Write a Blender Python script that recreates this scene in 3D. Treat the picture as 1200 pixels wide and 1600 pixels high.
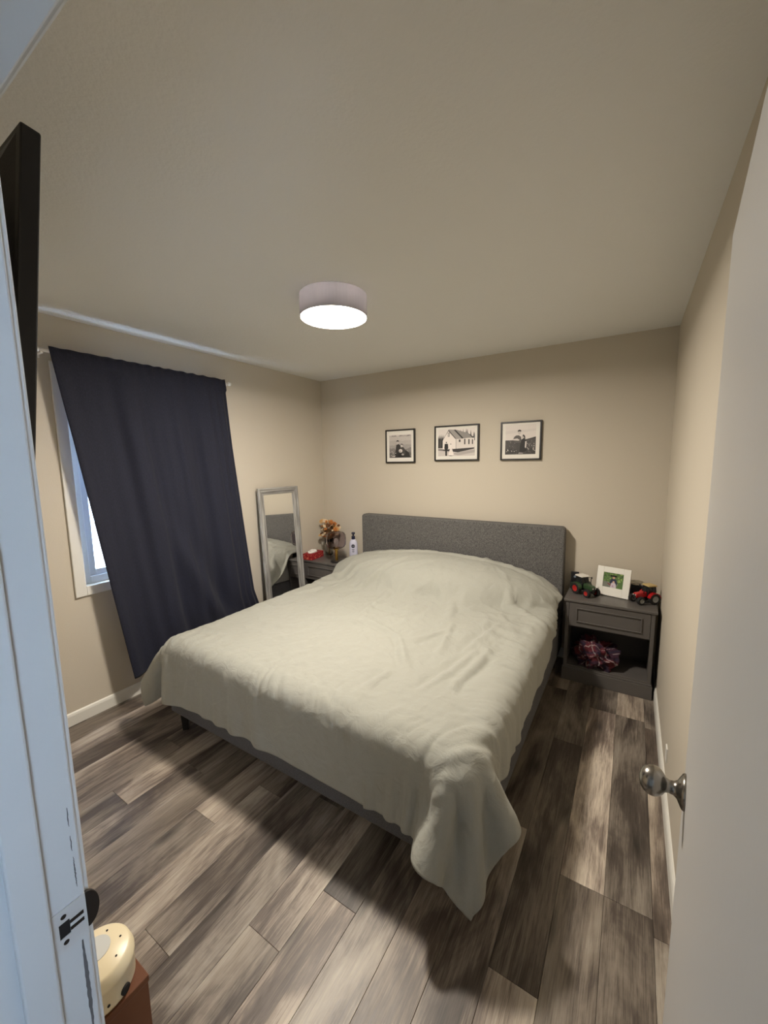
import bpy, bmesh, math, random
import numpy as np
from mathutils import Vector, Matrix, noise

# ------------------------------------------------------------------ reset
for o in list(bpy.data.objects): bpy.data.objects.remove(o, do_unlink=True)
scene = bpy.context.scene
COL = scene.collection
random.seed(7)

# ------------------------------------------------------------------ camera
W, H = 3.065, 2.44            # room width (x) and ceiling height; back wall is y = 0
YF = -3.13                    # room face of the wall with the doorway
YH = -3.25                    # hall face of that wall
yaw, pitch, roll = .5600, -.1262, -.0146
f_px = 618.6
fwd = Vector((-math.sin(yaw)*math.cos(pitch), math.cos(yaw)*math.cos(pitch), math.sin(pitch)))
rgt = Vector((math.cos(yaw), math.sin(yaw), 0)); up = rgt.cross(fwd)
r2 = rgt*math.cos(roll)+up*math.sin(roll); u2 = -rgt*math.sin(roll)+up*math.cos(roll)
cam = bpy.data.cameras.new('camera'); camo = bpy.data.objects.new('camera', cam); COL.objects.link(camo)
M4 = Matrix((r2, u2, -fwd)).transposed().to_4x4(); M4.translation = Vector((2.854, -3.323, 1.587))
camo.matrix_world = M4
cam.sensor_fit = 'VERTICAL'; cam.sensor_height = 24.0; cam.lens = f_px/1600*24.0
cam.clip_start = .01
scene.camera = camo

# ------------------------------------------------------------------ world, exposure
wd = bpy.data.worlds.new('world'); scene.world = wd; wd.use_nodes = True
nt = wd.node_tree; bg = nt.nodes['Background']
bg.inputs['Color'].default_value = (.58, .75, 1.0, 1); bg.inputs['Strength'].default_value = 11.0
scene.view_settings.view_transform = 'Standard'; scene.view_settings.look = 'None'
scene.view_settings.exposure = 0.9; scene.view_settings.gamma = 1.0
LAMP_STRENGTH = 150.0
# ------------------------------------------------------------------ materials
def lin(c):
    return tuple(((v/12.92) if v <= .04045 else ((v+.055)/1.055)**2.4) for v in c)
def srgb(r, g, b): return lin((r/255, g/255, b/255))
MATS = {}
def mat(name, col, rough=.6, metal=0.0, bump=None, vary=None, **kw):
    """procedural principled material; bump=(scale, strength, detail); vary=(scale, amount)"""
    m = bpy.data.materials.new(name); m.use_nodes = True
    n = m.node_tree.nodes; l = m.node_tree.links; p = n['Principled BSDF']
    p.inputs['Base Color'].default_value = (*col, 1); p.inputs['Roughness'].default_value = rough
    p.inputs['Metallic'].default_value = metal
    for k, v in kw.items():
        p.inputs[k.replace('_', ' ')].default_value = v
    tc = n.new('ShaderNodeTexCoord')
    if vary:
        nz = n.new('ShaderNodeTexNoise'); nz.inputs['Scale'].default_value = vary[0]; nz.inputs['Detail'].default_value = 4
        l.new(tc.outputs['Object'], nz.inputs['Vector'])
        mx = n.new('ShaderNodeMix'); mx.data_type = 'RGBA'
        mx.inputs[6].default_value = (*[c*(1-vary[1]) for c in col], 1)
        mx.inputs[7].default_value = (*[min(1, c*(1+vary[1])) for c in col], 1)
        l.new(nz.outputs['Fac'], mx.inputs[0]); l.new(mx.outputs[2], p.inputs['Base Color'])
    if bump:
        nb = n.new('ShaderNodeTexNoise'); nb.inputs['Scale'].default_value = bump[0]
        nb.inputs['Detail'].default_value = bump[2] if len(bump) > 2 else 3
        l.new(tc.outputs['Object'], nb.inputs['Vector'])
        b = n.new('ShaderNodeBump'); b.inputs['Strength'].default_value = bump[1]; b.inputs['Distance'].default_value = .004
        l.new(nb.outputs['Fac'], b.inputs['Height']); l.new(b.outputs['Normal'], p.inputs['Normal'])
    MATS[name] = m
    return m
def emis(name, col, s):
    m = bpy.data.materials.new(name); m.use_nodes = True; p = m.node_tree.nodes['Principled BSDF']
    p.inputs['Base Color'].default_value = (*col, 1); p.inputs['Emission Color'].default_value = (*col, 1)
    p.inputs['Emission Strength'].default_value = s; MATS[name] = m; return m
def fabric(name, c1, c2, scale=600, rough=.9, bumps=.3, stretch=(1, 1, 1), sheen=0.0, fold=None):
    m = bpy.data.materials.new(name); m.use_nodes = True
    n = m.node_tree.nodes; l = m.node_tree.links; p = n['Principled BSDF']; p.inputs['Roughness'].default_value = rough
    p.inputs['Sheen Weight'].default_value = sheen
    tc = n.new('ShaderNodeTexCoord'); mp = n.new('ShaderNodeMapping'); mp.inputs['Scale'].default_value = stretch
    l.new(tc.outputs['Object'], mp.inputs['Vector'])
    nz = n.new('ShaderNodeTexNoise'); nz.inputs['Scale'].default_value = scale; nz.inputs['Detail'].default_value = 3
    l.new(mp.outputs[0], nz.inputs['Vector'])
    rp = n.new('ShaderNodeValToRGB'); rp.color_ramp.elements[0].position = .36; rp.color_ramp.elements[1].position = .64
    rp.color_ramp.elements[0].color = (*c1, 1); rp.color_ramp.elements[1].color = (*c2, 1)
    l.new(nz.outputs['Fac'], rp.inputs['Fac']); l.new(rp.outputs['Color'], p.inputs['Base Color'])
    b = n.new('ShaderNodeBump'); b.inputs['Strength'].default_value = bumps; b.inputs['Distance'].default_value = .002
    l.new(nz.outputs['Fac'], b.inputs['Height']); last = b
    if fold:
        n2 = n.new('ShaderNodeTexNoise'); n2.inputs['Scale'].default_value = fold[0]; n2.inputs['Detail'].default_value = 6
        n2.inputs['Distortion'].default_value = 1.2
        l.new(tc.outputs['Object'], n2.inputs['Vector'])
        b2 = n.new('ShaderNodeBump'); b2.inputs['Strength'].default_value = fold[1]; b2.inputs['Distance'].default_value = .02
        l.new(n2.outputs['Fac'], b2.inputs['Height']); l.new(b.outputs['Normal'], b2.inputs['Normal']); last = b2
    l.new(last.outputs['Normal'], p.inputs['Normal']); MATS[name] = m
    return m

wall_m = mat('wall_paint', srgb(201, 192, 176), .75, bump=(160, .12, 4), vary=(1.2, .015))
ceil_m = mat('ceiling_paint', srgb(231, 231, 228), .85, bump=(85, .45, 6))
trim_m = mat('trim_white', srgb(226, 224, 216), .45, bump=(60, .05))
jamb_m = mat('jamb_paint', srgb(204, 207, 208), .5, bump=(45, .10, 5), vary=(8, .03))
door_m = mat('door_paint', srgb(196, 195, 193), .38, bump=(70, .06, 5))
hall_m = mat('hall_paint', srgb(196, 196, 192), .8, bump=(120, .1))
duvet_m = fabric('duvet_cotton', srgb(154, 154, 145), srgb(162, 162, 153), 900, .92, .15, sheen=.08, fold=(13, .38))
pillow_m = fabric('pillow_cotton', srgb(222, 219, 205), srgb(232, 229, 216), 700, .9, .15)
tweed_m = fabric('grey_tweed', srgb(70, 69, 69), srgb(118, 116, 114), 240, .95, .5)
rail_m = fabric('rail_tweed', srgb(70, 70, 73), srgb(104, 104, 106), 330, .95, .5)
curt_m = fabric('navy_curtain', srgb(14, 17, 34), srgb(27, 30, 50), 420, .85, .2, stretch=(1, 1, .2), sheen=.05)
matt_m = fabric('mattress_ticking', srgb(200, 198, 190), srgb(212, 210, 203), 400)
ns_m = mat('nightstand_paint', srgb(94, 90, 87), .42, bump=(50, .05), vary=(14, .06))
nsd_m = mat('nightstand_inner', srgb(70, 67, 66), .6)
black_m = mat('black_plastic', srgb(24, 24, 27), .38, bump=(300, .05))
tvm = mat('tv_plastic', srgb(20, 21, 26), .45, bump=(250, .08))
screen_m = mat('tv_screen', srgb(8, 8, 10), .12)
nickel_m = mat('brushed_nickel', srgb(146, 142, 136), .26, 1.0, bump=(260, .06))
strike_m = mat('painted_strike', srgb(206, 208, 208), .42, .25, bump=(90, .2, 6))
dark_m = mat('dark_hole', srgb(22, 20, 20), .8)
bronze_m = mat('dark_bronze', srgb(58, 54, 52), .35, .8)
scuff_m = mat('bare_scuff', srgb(98, 98, 100), .7, vary=(60, .25))
cream_m = mat('cream_plastic', srgb(232, 218, 184), .35, bump=(120, .02))
badge_m = mat('pale_badge', srgb(206, 208, 206), .35)
brown_m = mat('cherry_wood', srgb(100, 58, 33), .4, bump=(30, .08), vary=(9, .18))
brass_m = mat('brass', srgb(206, 168, 92), .22, 1.0)
mirror_m = mat('mirror_silver', (.93, .94, .94), .015, 1.0)
frame_black_m = mat('frame_black', srgb(24, 21, 20), .4)
mount_m = mat('mount_card', srgb(232, 228, 220), .8)
white_m = mat('white_plastic', srgb(232, 230, 224), .38)
white_wood_m = mat('white_wood', srgb(236, 234, 226), .45, bump=(40, .06), vary=(20, .02))
shade_glass_m = None
def glassy(name, col, rough=.05, ior=1.45, alpha=None):
    m = bpy.data.materials.new(name); m.use_nodes = True; p = m.node_tree.nodes['Principled BSDF']
    p.inputs['Base Color'].default_value = (*col, 1); p.inputs['Roughness'].default_value = rough
    p.inputs['Transmission Weight'].default_value = 1.0; p.inputs['IOR'].default_value = ior
    MATS[name] = m; return m
smoke_m = glassy('smoked_glass', (.70, .65, .68), .05, 1.12)
clear_m = glassy('clear_glass', (.90, .93, .92), .02, 1.33)
bulb_m = mat('bulb_frost', srgb(226, 222, 214), .4)
pane_m = glassy('window_glass', (.97, .99, 1.0), .0, 1.0)
snow_m = mat('snow', (.85, .88, .92), .8, bump=(3, .3))
siding_m = mat('pale_siding', srgb(214, 216, 218), .7)
deck_m = mat('weathered_wood', srgb(150, 140, 132), .8, vary=(6, .15))

# brushed silver mirror frame
def streak_mat(name, c1, c2, sc, stretch):
    m = bpy.data.materials.new(name); m.use_nodes = True
    n = m.node_tree.nodes; l = m.node_tree.links; p = n['Principled BSDF']; p.inputs['Roughness'].default_value = .45
    p.inputs['Metallic'].default_value = .25
    tc = n.new('ShaderNodeTexCoord'); mp = n.new('ShaderNodeMapping'); mp.inputs['Scale'].default_value = stretch
    l.new(tc.outputs['Object'], mp.inputs['Vector'])
    nz = n.new('ShaderNodeTexNoise'); nz.inputs['Scale'].default_value = sc; nz.inputs['Detail'].default_value = 5
    l.new(mp.outputs[0], nz.inputs['Vector'])
    rp = n.new('ShaderNodeValToRGB'); rp.color_ramp.elements[0].position = .35; rp.color_ramp.elements[1].position = .65
    rp.color_ramp.elements[0].color = (*c1, 1); rp.color_ramp.elements[1].color = (*c2, 1)
    l.new(nz.outputs['Fac'], rp.inputs['Fac']); l.new(rp.outputs['Color'], p.inputs['Base Color']); MATS[name] = m
    return m
mframe_v = streak_mat('silver_wood_upright', srgb(128, 126, 124), srgb(186, 184, 180), 30, (2, 2, .15))
mframe_h = streak_mat('silver_wood_cross', srgb(128, 126, 124), srgb(186, 184, 180), 30, (2, .15, 2))

# wood floor: tone of a plank comes from the object colour, grain from its own coordinates
def plank_material():
    m = bpy.data.materials.new('grey_oak_vinyl'); m.use_nodes = True
    n = m.node_tree.nodes; l = m.node_tree.links; p = n['Principled BSDF']
    tc = n.new('ShaderNodeTexCoord'); oi = n.new('ShaderNodeObjectInfo')
    off = n.new('ShaderNodeVectorMath'); off.operation = 'MULTIPLY_ADD'
    l.new(oi.outputs['Random'], off.inputs[0]); off.inputs[1].default_value = (37, 91, 53); l.new(tc.outputs['Object'], off.inputs[2])
    def nz(sc, stretch, detail=6, dist=0.0, rough=.55):
        mp = n.new('ShaderNodeMapping'); mp.inputs['Scale'].default_value = stretch; l.new(off.outputs[0], mp.inputs['Vector'])
        t = n.new('ShaderNodeTexNoise'); t.inputs['Scale'].default_value = sc; t.inputs['Detail'].default_value = detail
        t.inputs['Distortion'].default_value = dist; t.inputs['Roughness'].default_value = rough
        l.new(mp.outputs[0], t.inputs['Vector']); return t
    broad = nz(2.4, (2.4, .70, 1), 6, .7)
    streak = nz(11, (5.5, .36, 1), 8, .35, .70)
    fine = nz(46, (7, .20, 1), 6, .3, .68)
    mx = n.new('ShaderNodeMath'); mx.operation = 'MULTIPLY_ADD'; l.new(broad.outputs['Fac'], mx.inputs[0]); mx.inputs[1].default_value = .68
    s2 = n.new('ShaderNodeMath'); s2.operation = 'MULTIPLY'; l.new(streak.outputs['Fac'], s2.inputs[0]); s2.inputs[1].default_value = .32
    l.new(s2.outputs[0], mx.inputs[2])
    m3 = n.new('ShaderNodeMath'); m3.operation = 'MULTIPLY_ADD'; l.new(fine.outputs['Fac'], m3.inputs[0]); m3.inputs[1].default_value = .24; l.new(mx.outputs[0], m3.inputs[2])
    rp = n.new('ShaderNodeValToRGB'); cr = rp.color_ramp
    cr.elements[0].position = .46; cr.elements[0].color = (*srgb(58, 50, 44), 1)
    cr.elements[1].position = .78; cr.elements[1].color = (*srgb(184, 173, 158), 1)
    e = cr.elements.new(.57); e.color = (*srgb(98, 87, 79), 1)
    e = cr.elements.new(.66); e.color = (*srgb(148, 136, 123), 1)
    l.new(m3.outputs[0], rp.inputs['Fac'])
    # knots
    mpk = n.new('ShaderNodeMapping'); mpk.inputs['Scale'].default_value = (4.0, 1.5, 1); l.new(off.outputs[0], mpk.inputs['Vector'])
    vo = n.new('ShaderNodeTexVoronoi'); vo.voronoi_dimensions = '2D'; vo.inputs['Scale'].default_value = .72; vo.inputs['Randomness'].default_value = 1; l.new(mpk.outputs[0], vo.inputs['Vector'])
    kr = n.new('ShaderNodeMapRange'); kr.inputs[1].default_value = .015; kr.inputs[2].default_value = .10; kr.inputs[3].default_value = .38; kr.inputs[4].default_value = 1.0
    l.new(vo.outputs['Distance'], kr.inputs[0])
    k2 = n.new('ShaderNodeMix'); k2.data_type = 'RGBA'; k2.blend_type = 'MULTIPLY'; k2.inputs[0].default_value = 1
    l.new(rp.outputs['Color'], k2.inputs[6]); l.new(kr.outputs[0], k2.inputs[7])
    tone = n.new('ShaderNodeMix'); tone.data_type = 'RGBA'; tone.blend_type = 'MULTIPLY'; tone.inputs[0].default_value = 1
    l.new(k2.outputs[2], tone.inputs[6]); l.new(oi.outputs['Color'], tone.inputs[7])
    l.new(tone.outputs[2], p.inputs['Base Color'])
    rr = n.new('ShaderNodeMapRange'); rr.inputs[3].default_value = .34; rr.inputs[4].default_value = .52
    l.new(streak.outputs['Fac'], rr.inputs[0]); l.new(rr.outputs[0], p.inputs['Roughness'])
    b = n.new('ShaderNodeBump'); b.inputs['Strength'].default_value = .12; b.inputs['Distance'].default_value = .001
    l.new(fine.outputs['Fac'], b.inputs['Height']); l.new(b.outputs['Normal'], p.inputs['Normal'])
    return m
plank_m = plank_material()
subfloor_m = mat('subfloor_grey', srgb(78, 70, 64), .9)  # grey of the slab that shows in the plank joints

# ------------------------------------------------------------------ helpers
def tag(o, label=None, cat=None, group=None, kind=None):
    if label: o['label'] = label
    if cat: o['category'] = cat
    if group: o['group'] = group
    if kind: o['kind'] = kind
    return o
def thing(name, loc, label, cat, rotz=0, group=None):
    o = bpy.data.objects.new(name, None); COL.objects.link(o); o.location = loc; o.rotation_euler = (0, 0, rotz)
    o.empty_display_size = .05
    return tag(o, label, cat, group)
class B:
    """collects shapes; link() makes ONE mesh object"""
    def __init__(s): s.bm = bmesh.new()
    def box(s, x0, x1, y0, y1, z0, z1, M=None, mi=0):
        v = [s.bm.verts.new((x, y, z)) for x in (x0, x1) for y in (y0, y1) for z in (z0, z1)]
        if M is not None:
            for q in v: q.co = M @ q.co
        for f in ((0, 1, 3, 2), (4, 6, 7, 5), (0, 4, 5, 1), (2, 3, 7, 6), (0, 2, 6, 4), (1, 5, 7, 3)):
            s.bm.faces.new([v[i] for i in f]).material_index = mi
        return s
    def lathe(s, prof, seg=32, c=(0, 0, 0), M=None, cap=True):
        """prof: [(r, z)] from one end to the other; M orients the z axis"""
        M = M or Matrix()
        rings = []
        for r, z in prof:
            rings.append([s.bm.verts.new(M @ Vector((c[0]+r*math.cos(2*math.pi*k/seg), c[1]+r*math.sin(2*math.pi*k/seg), c[2]+z))) for k in range(seg)])
        for a, b in zip(rings, rings[1:]):
            for k in range(seg): s.bm.faces.new((a[k], a[(k+1) % seg], b[(k+1) % seg], b[k]))
        if cap:
            if prof[0][0] > 1e-4: s.bm.faces.new(list(reversed(rings[0])))
            if prof[-1][0] > 1e-4: s.bm.faces.new(rings[-1])
        return s
    def tube(s, pts, r, seg=8):
        pts = [Vector(p) for p in pts]; rings = []
        rr = r if isinstance(r, (list, tuple)) else [r]*len(pts)
        for i, p in enumerate(pts):
            t = (pts[min(i+1, len(pts)-1)]-pts[max(i-1, 0)]).normalized()
            a = t.orthogonal().normalized() if i == 0 else (prev-t*prev.dot(t)).normalized()
            prev = a; b = t.cross(a)
            rings.append([s.bm.verts.new(p+rr[i]*(a*math.cos(2*math.pi*k/seg)+b*math.sin(2*math.pi*k/seg))) for k in range(seg)])
        for a, b in zip(rings, rings[1:]):
            for k in range(seg): s.bm.faces.new((a[k], a[(k+1) % seg], b[(k+1) % seg], b[k]))
        s.bm.faces.new(list(reversed(rings[0]))); s.bm.faces.new(rings[-1])
        return s
    def prism(s, poly, d0, d1, axis='y', M=None, mi=0):
        """poly in 2D extruded between d0 and d1 along axis"""
        def P(a, b, d):
            v = {'x': (d, a, b), 'y': (a, d, b), 'z': (a, b, d)}[axis]
            return M @ Vector(v) if M is not None else Vector(v)
        A = [s.bm.verts.new(P(a, b, d0)) for a, b in poly]; C = [s.bm.verts.new(P(a, b, d1)) for a, b in poly]
        n = len(poly)
        s.bm.faces.new(A).material_index = mi; s.bm.faces.new(list(reversed(C))).material_index = mi
        for k in range(n): s.bm.faces.new((A[k], C[k], C[(k+1) % n], A[(k+1) % n])).material_index = mi
        return s
    def grid(s, P):
        """P: 2-D list of points"""
        V = [[s.bm.verts.new(p) for p in row] for row in P]
        for i in range(len(V)-1):
            for j in range(len(V[0])-1): s.bm.faces.new((V[i][j], V[i][j+1], V[i+1][j+1], V[i+1][j]))
        return s
    def link(s, name, m, parent=None, bevel=0, smooth=False, seg=2, recalc=True, loc=None, rot=None):
        if recalc: bmesh.ops.recalc_face_normals(s.bm, faces=s.bm.faces)
        me = bpy.data.meshes.new(name); s.bm.to_mesh(me); s.bm.free()
        for q in (m if isinstance(m, (list, tuple)) else [m]): me.materials.append(q)
        o = bpy.data.objects.new(name, me); COL.objects.link(o)
        if parent: o.parent = parent
        if loc: o.location = loc
        if rot: o.rotation_euler = rot
        if smooth:
            for p in me.polygons: p.use_smooth = True
        if bevel:
            md = o.modifiers.new('bevel', 'BEVEL'); md.width = bevel; md.segments = seg; md.limit_method = 'ANGLE'
            md.angle_limit = math.radians(40); md.harden_normals = False
        return o
def box(name, d, m, parent=None, bevel=0, **k): return B().box(*d).link(name, m, parent, bevel, **k)
def struct(o, label, cat): return tag(o, label, cat, kind='structure')
def round_poly(w, h, r, n=6):
    """rounded rectangle centred at 0"""
    out = []
    for cx, cy, a0 in ((w/2-r, h/2-r, 0), (-w/2+r, h/2-r, 90), (-w/2+r, -h/2+r, 180), (w/2-r, -h/2+r, 270)):
        for k in range(n+1):
            a = math.radians(a0+90*k/n); out.append((cx+r*math.cos(a), cy+r*math.sin(a)))
    return out
def ell_poly(cx, cy, rx, ry, n=18): return [(cx+rx*math.cos(2*math.pi*k/n), cy+ry*math.sin(2*math.pi*k/n)) for k in range(n)]

# ------------------------------------------------------------------ room shell
T = .12
WY0, WY1, WZ0, WZ1 = -2.285, -1.30, .845, 2.125          # window opening in the left wall
DX0, DX1, DZ = 2.19, 2.952, 2.0                           # doorway
HY = -4.80                                                # far end of the hallway
struct(B().box(-T, W+T, YF, T, -.13, -.012).link('floor', subfloor_m), 'grey oak plank floor of the bedroom', 'floor')
floor = bpy.data.objects['floor']
struct(box('ceiling', (-T, W+T, YH, T, H, H+T), ceil_m), 'off white textured ceiling', 'ceiling')
struct(box('wall_back', (-T, W+T, 0, T, -.012, H), wall_m), 'greige wall behind the bed', 'wall')
struct(box('wall_right', (W, W+T, YH, 0, -.012, H), wall_m), 'greige wall beside the open door', 'wall')
b = B()
b.box(-T, 0, YH, WY0, -.012, H).box(-T, 0, WY1, 0, -.012, H).box(-T, 0, WY0, WY1, -.012, WZ0).box(-T, 0, WY0, WY1, WZ1, H)
struct(b.link('wall_left', wall_m), 'greige wall with the curtained window', 'wall')
b = B()
JT = .018
b.box(0, DX0-JT, YH, YF, -.012, H).box(DX1+JT, W, YH, YF, -.012, H).box(DX0-JT, DX1+JT, YH, YF, DZ+JT, H)
struct(b.link('wall_front', wall_m), 'greige wall with the doorway and the television', 'wall')

# floor planks: each its own piece
PW, PL = .1485, 1.22
x_edges = [2.998-PW*k for k in range(21)]
joint_y = {2.849: -1.84, 2.70: -1.84, 2.551: -2.26, 2.402: -1.71, 2.253: -2.90, 2.104: -3.02, 1.955: -2.36, 1.806: -2.58, 1.657: -2.05, 1.508: -2.776, .763: -2.55, .912: -2.25, 1.061: -2.82, 1.21: -2.40, 1.359: -2.15, .614: -2.20, .465: -2.75}
tones = {(2.70, -1.84): 1.72, (2.70, -3.06): .74, (2.402, -1.71): .46, (2.402, -2.93): .82, (2.551, -2.26): .62, (2.551, -3.48): 1.28,
         (2.849, -1.84): .68, (2.849, -3.06): .70, (1.955, -3.58): 1.30, (1.806, -2.58): 1.24, (1.806, -3.80): .80, (.763, -2.55): 1.2, (.763, -3.77): .66,
         (1.508, -3.996): 1.04, (1.508, -2.776): .82, (2.253, -2.90): .95, (2.104, -3.02): 1.05}
plank_mesh = {}
def plank(x0, x1, y0, y1, tone):
    key = (round(x1-x0, 4), round(y1-y0, 4))
    if key not in plank_mesh:
        w, L = key; g = .0006; c = .0008
        bm = bmesh.new()
        lo = [bm.verts.new(p) for p in ((g, g, -.012), (w-g, g, -.012), (w-g, L-g, -.012), (g, L-g, -.012))]
        md = [bm.verts.new(p) for p in ((g, g, -c*.5), (w-g, g, -c*.5), (w-g, L-g, -c*.5), (g, L-g, -c*.5))]
        hi = [bm.verts.new(p) for p in ((g+c, g+c, 0), (w-g-c, g+c, 0), (w-g-c, L-g-c, 0), (g+c, L-g-c, 0))]
        bm.faces.new(hi); bm.faces.new(list(reversed(lo)))
        for A, C in ((lo, md), (md, hi)):
            for k in range(4): bm.faces.new((A[k], A[(k+1) % 4], C[(k+1) % 4], C[k]))
        me = bpy.data.meshes.new('plank'); bm.to_mesh(me); bm.free(); me.materials.append(plank_m); plank_mesh[key] = me
    o = bpy.data.objects.new('plank', plank_mesh[key]); COL.objects.link(o); o.parent = floor
    o.location = (x0, y0, 0); h = random.uniform(-.025, .025)
    o.color = (tone*(1+h), tone, tone*(1-h), 1)
rng = random.Random(21)
for k in range(-1, 21):
    xr = 2.998-PW*k; x0 = max(0, xr-PW); x1 = min(W, xr)
    if x1-x0 < .004: continue
    key = min(joint_y, key=lambda q: abs(q-(xr-PW)))
    j = joint_y[key] if abs(key-(xr-PW)) < .02 else -rng.uniform(1.7, 2.9)
    y = j-2*PL
    while y < 0:
        a, c = max(y, YH), min(y+PL, 0)
        if c-a > .01:
            t = rng.choice([.60, .70, .80, .9, 1.0, 1.12, 1.22])
            for (tx, ty), tv in tones.items():
                if abs(tx-(xr-PW)) < .02 and abs(ty-y) < .03: t = tv
            plank(x0, x1, a, c, t)
        y += PL

# baseboards
def baseboard(name, pts, label):
    b = B()
    prof = [(0, 0), (.013, 0), (.013, .062), (.009, .074), (.004, .080), (0, .080)]
    (x0, y0), (x1, y1) = pts; d = Vector((x1-x0, y1-y0, 0)); n = Vector((-d.y, d.x, 0)).normalized()
    A = [b.bm.verts.new(Vector((x0, y0, 0))+n*p+Vector((0, 0, z+.0005))) for p, z in prof]
    C = [b.bm.verts.new(Vector((x1, y1, 0))+n*p+Vector((0, 0, z+.0005))) for p, z in prof]
    m = len(prof); b.bm.faces.new(A); b.bm.faces.new(list(reversed(C)))
    for k in range(m): b.bm.faces.new((A[k], C[k], C[(k+1) % m], A[(k+1) % m]))
    struct(b.link(name, trim_m), label, 'baseboard')
baseboard('baseboard_left', ((0, -.014), (0, YF+.014)), 'white baseboard under the window')
baseboard('baseboard_back', ((W, 0), (0, 0)), 'white baseboard behind the bed')
baseboard('baseboard_right', ((W, YF), (W, -.014)), 'white baseboard beside the nightstand and door')
baseboard('baseboard_front', ((0, YF), (2.11, YF)), 'white baseboard below the television')

# hallway behind the viewer (lets the daylight in through its own window)
HX0, HX1 = 1.35, 3.55
struct(box('floor_hall', (HX0, HX1, HY, YH, -.012, 0), plank_m), 'grey plank floor of the hallway', 'floor')
struct(box('ceiling_hall', (HX0, HX1, HY, YH, H, H+.1), ceil_m), 'hallway ceiling', 'ceiling')
struct(box('wall_hall_left', (HX0-.1, HX0, HY, YH, 0, H), hall_m), 'pale hallway wall', 'wall')
struct(box('wall_hall_back', (HX0-.1, HX1+.1, HY-.1, HY, 0, H), hall_m), 'pale hallway end wall', 'wall')
b = B(); hw = (-4.15, -3.70, 1.10, 1.78)
b.box(HX1, HX1+.1, HY, hw[0], 0, H).box(HX1, HX1+.1, hw[1], YH, 0, H).box(HX1, HX1+.1, hw[0], hw[1], 0, hw[2]).box(HX1, HX1+.1, hw[0], hw[1], hw[3], H)
struct(b.link('wall_hall_right', hall_m), 'pale hallway wall with a window', 'wall')
b = B()
b.box(HX1-.015, HX1, hw[0]-.06, hw[0], hw[2]-.06, hw[3]+.06).box(HX1-.015, HX1, hw[1], hw[1]+.06, hw[2]-.06, hw[3]+.06)
b.box(HX1-.015, HX1, hw[0], hw[1], hw[3], hw[3]+.06).box(HX1-.015, HX1, hw[0], hw[1], hw[2]-.06, hw[2])
struct(b.link('trim_3', trim_m, bevel=.002), 'white casing of the hallway window', 'trim')
struct(B().box(W+T, HX1+.1, YH, YH+.1, 0, H).link('wall_hall_front', hall_m), 'hallway wall beside the doorway', 'wall')

# door frame: jambs, stops, casing, strike
fr = thing('trim_1', (0, 0, 0), 'white painted door frame around the open doorway', 'door frame'); fr['kind'] = 'structure'
box('jamb', (DX0-JT, DX0, YH-.005, YF+.004, 0, DZ), jamb_m, fr, .0025)
box('jamb', (DX1, DX1+JT, YH-.005, YF+.004, 0, DZ), jamb_m, fr, .0025)
box('head_jamb', (DX0-JT, DX1+JT, YH-.005, YF+.004, DZ, DZ+JT), jamb_m, fr, .0025)
ST0, ST1 = YF-.078, YF-.040
box('door_stop', (DX0, DX0+.011, ST0, ST1, 0, DZ-.011), jamb_m, fr, .003)
box('door_stop', (DX1-.011, DX1, ST0, ST1, 0, DZ-.011), jamb_m, fr, .003)
box('door_stop', (DX0, DX1, ST0, ST1, DZ-.011, DZ), jamb_m, fr, .003)
for y0, y1 in ((YF, YF+.012), (YH-.012, YH)):
    box('casing', (DX0-.066, DX0-.008, y0, y1, 0, DZ+.064), jamb_m, fr, .003)
    box('casing', (DX1+.008, DX1+.066, y0, y1, 0, DZ+.064), jamb_m, fr, .003)
    box('head_casing', (DX0-.008, DX1+.008, y0, y1, DZ+.008, DZ+.064), jamb_m, fr, .003)
# worn paint along the jamb edge: bare strips with their own ragged outlines
def scuff(pts):
    b = B(); L = []; R_ = []
    for y, z, w in pts: L.append((y-w/2, z)); R_.append((y+w/2, z))
    b.prism(L+R_[::-1], DX0+.00005, DX0+.0005, 'x'); b.link('bare_patch', scuff_m, fr)
rs = random.Random(4)
def ragged(z0, z1, yc, w, n=26):
    out = []
    for i in range(n+1):
        t = i/n; out.append((yc+rs.uniform(-.0003, .0003), z0+(z1-z0)*t, w*(.25+.75*math.sin(math.pi*min(1, max(0, t*.9+.05)))) * rs.uniform(.75, 1.1)))
    return out
SZ = .920
scuff(ragged(SZ-.20, SZ-.040, YF-.006, .0055)); scuff(ragged(SZ+.05, SZ+.10, YF-.0045, .0016)); scuff(ragged(SZ+.11, SZ+.135, YF-.005, .0013, 8)); scuff(ragged(SZ+.15, SZ+.18, YF-.005, .0014, 8))
# strike plate on the left jamb
sp = B()
sy0, sy1, sz0, sz1 = YF-.0395, YF+.003, SZ-.034, SZ+.033
hy0, hy1, hz0, hz1 = YF-.031, YF-.018, SZ-.012, SZ+.012
for d in ((sy0, hy0, sz0, sz1), (hy1, sy1, sz0, sz1), (hy0, hy1, sz0, hz0), (hy0, hy1, hz1, sz1)):
    sp.box(DX0, DX0+.0016, *d)
plate = sp.link('strike_plate', strike_m, fr)
tag(plate, 'painted metal strike plate on the jamb')
box('latch_hole', (DX0-.0005, DX0+.0003, hy0, hy1, hz0, hz1), dark_m, plate)
box('latch_slot', (DX0+.0008, DX0+.0020, YF-.018, YF-.001, SZ+.003, SZ+.0085), bronze_m, plate)
box('latch_slot', (DX0+.0008, DX0+.0020, YF-.018, YF-.001, SZ-.0085, SZ-.003), bronze_m, plate)
for dz in (-.021, .021):
    B().lathe([(0, .0005), (.0032, .0005), (.0036, 0)], 14, M=Matrix.Translation((DX0+.0016, YF-.0245, SZ+dz)) @ Matrix.Rotation(math.radians(90), 4, 'Y')).link('screw', bronze_m, plate)
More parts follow.
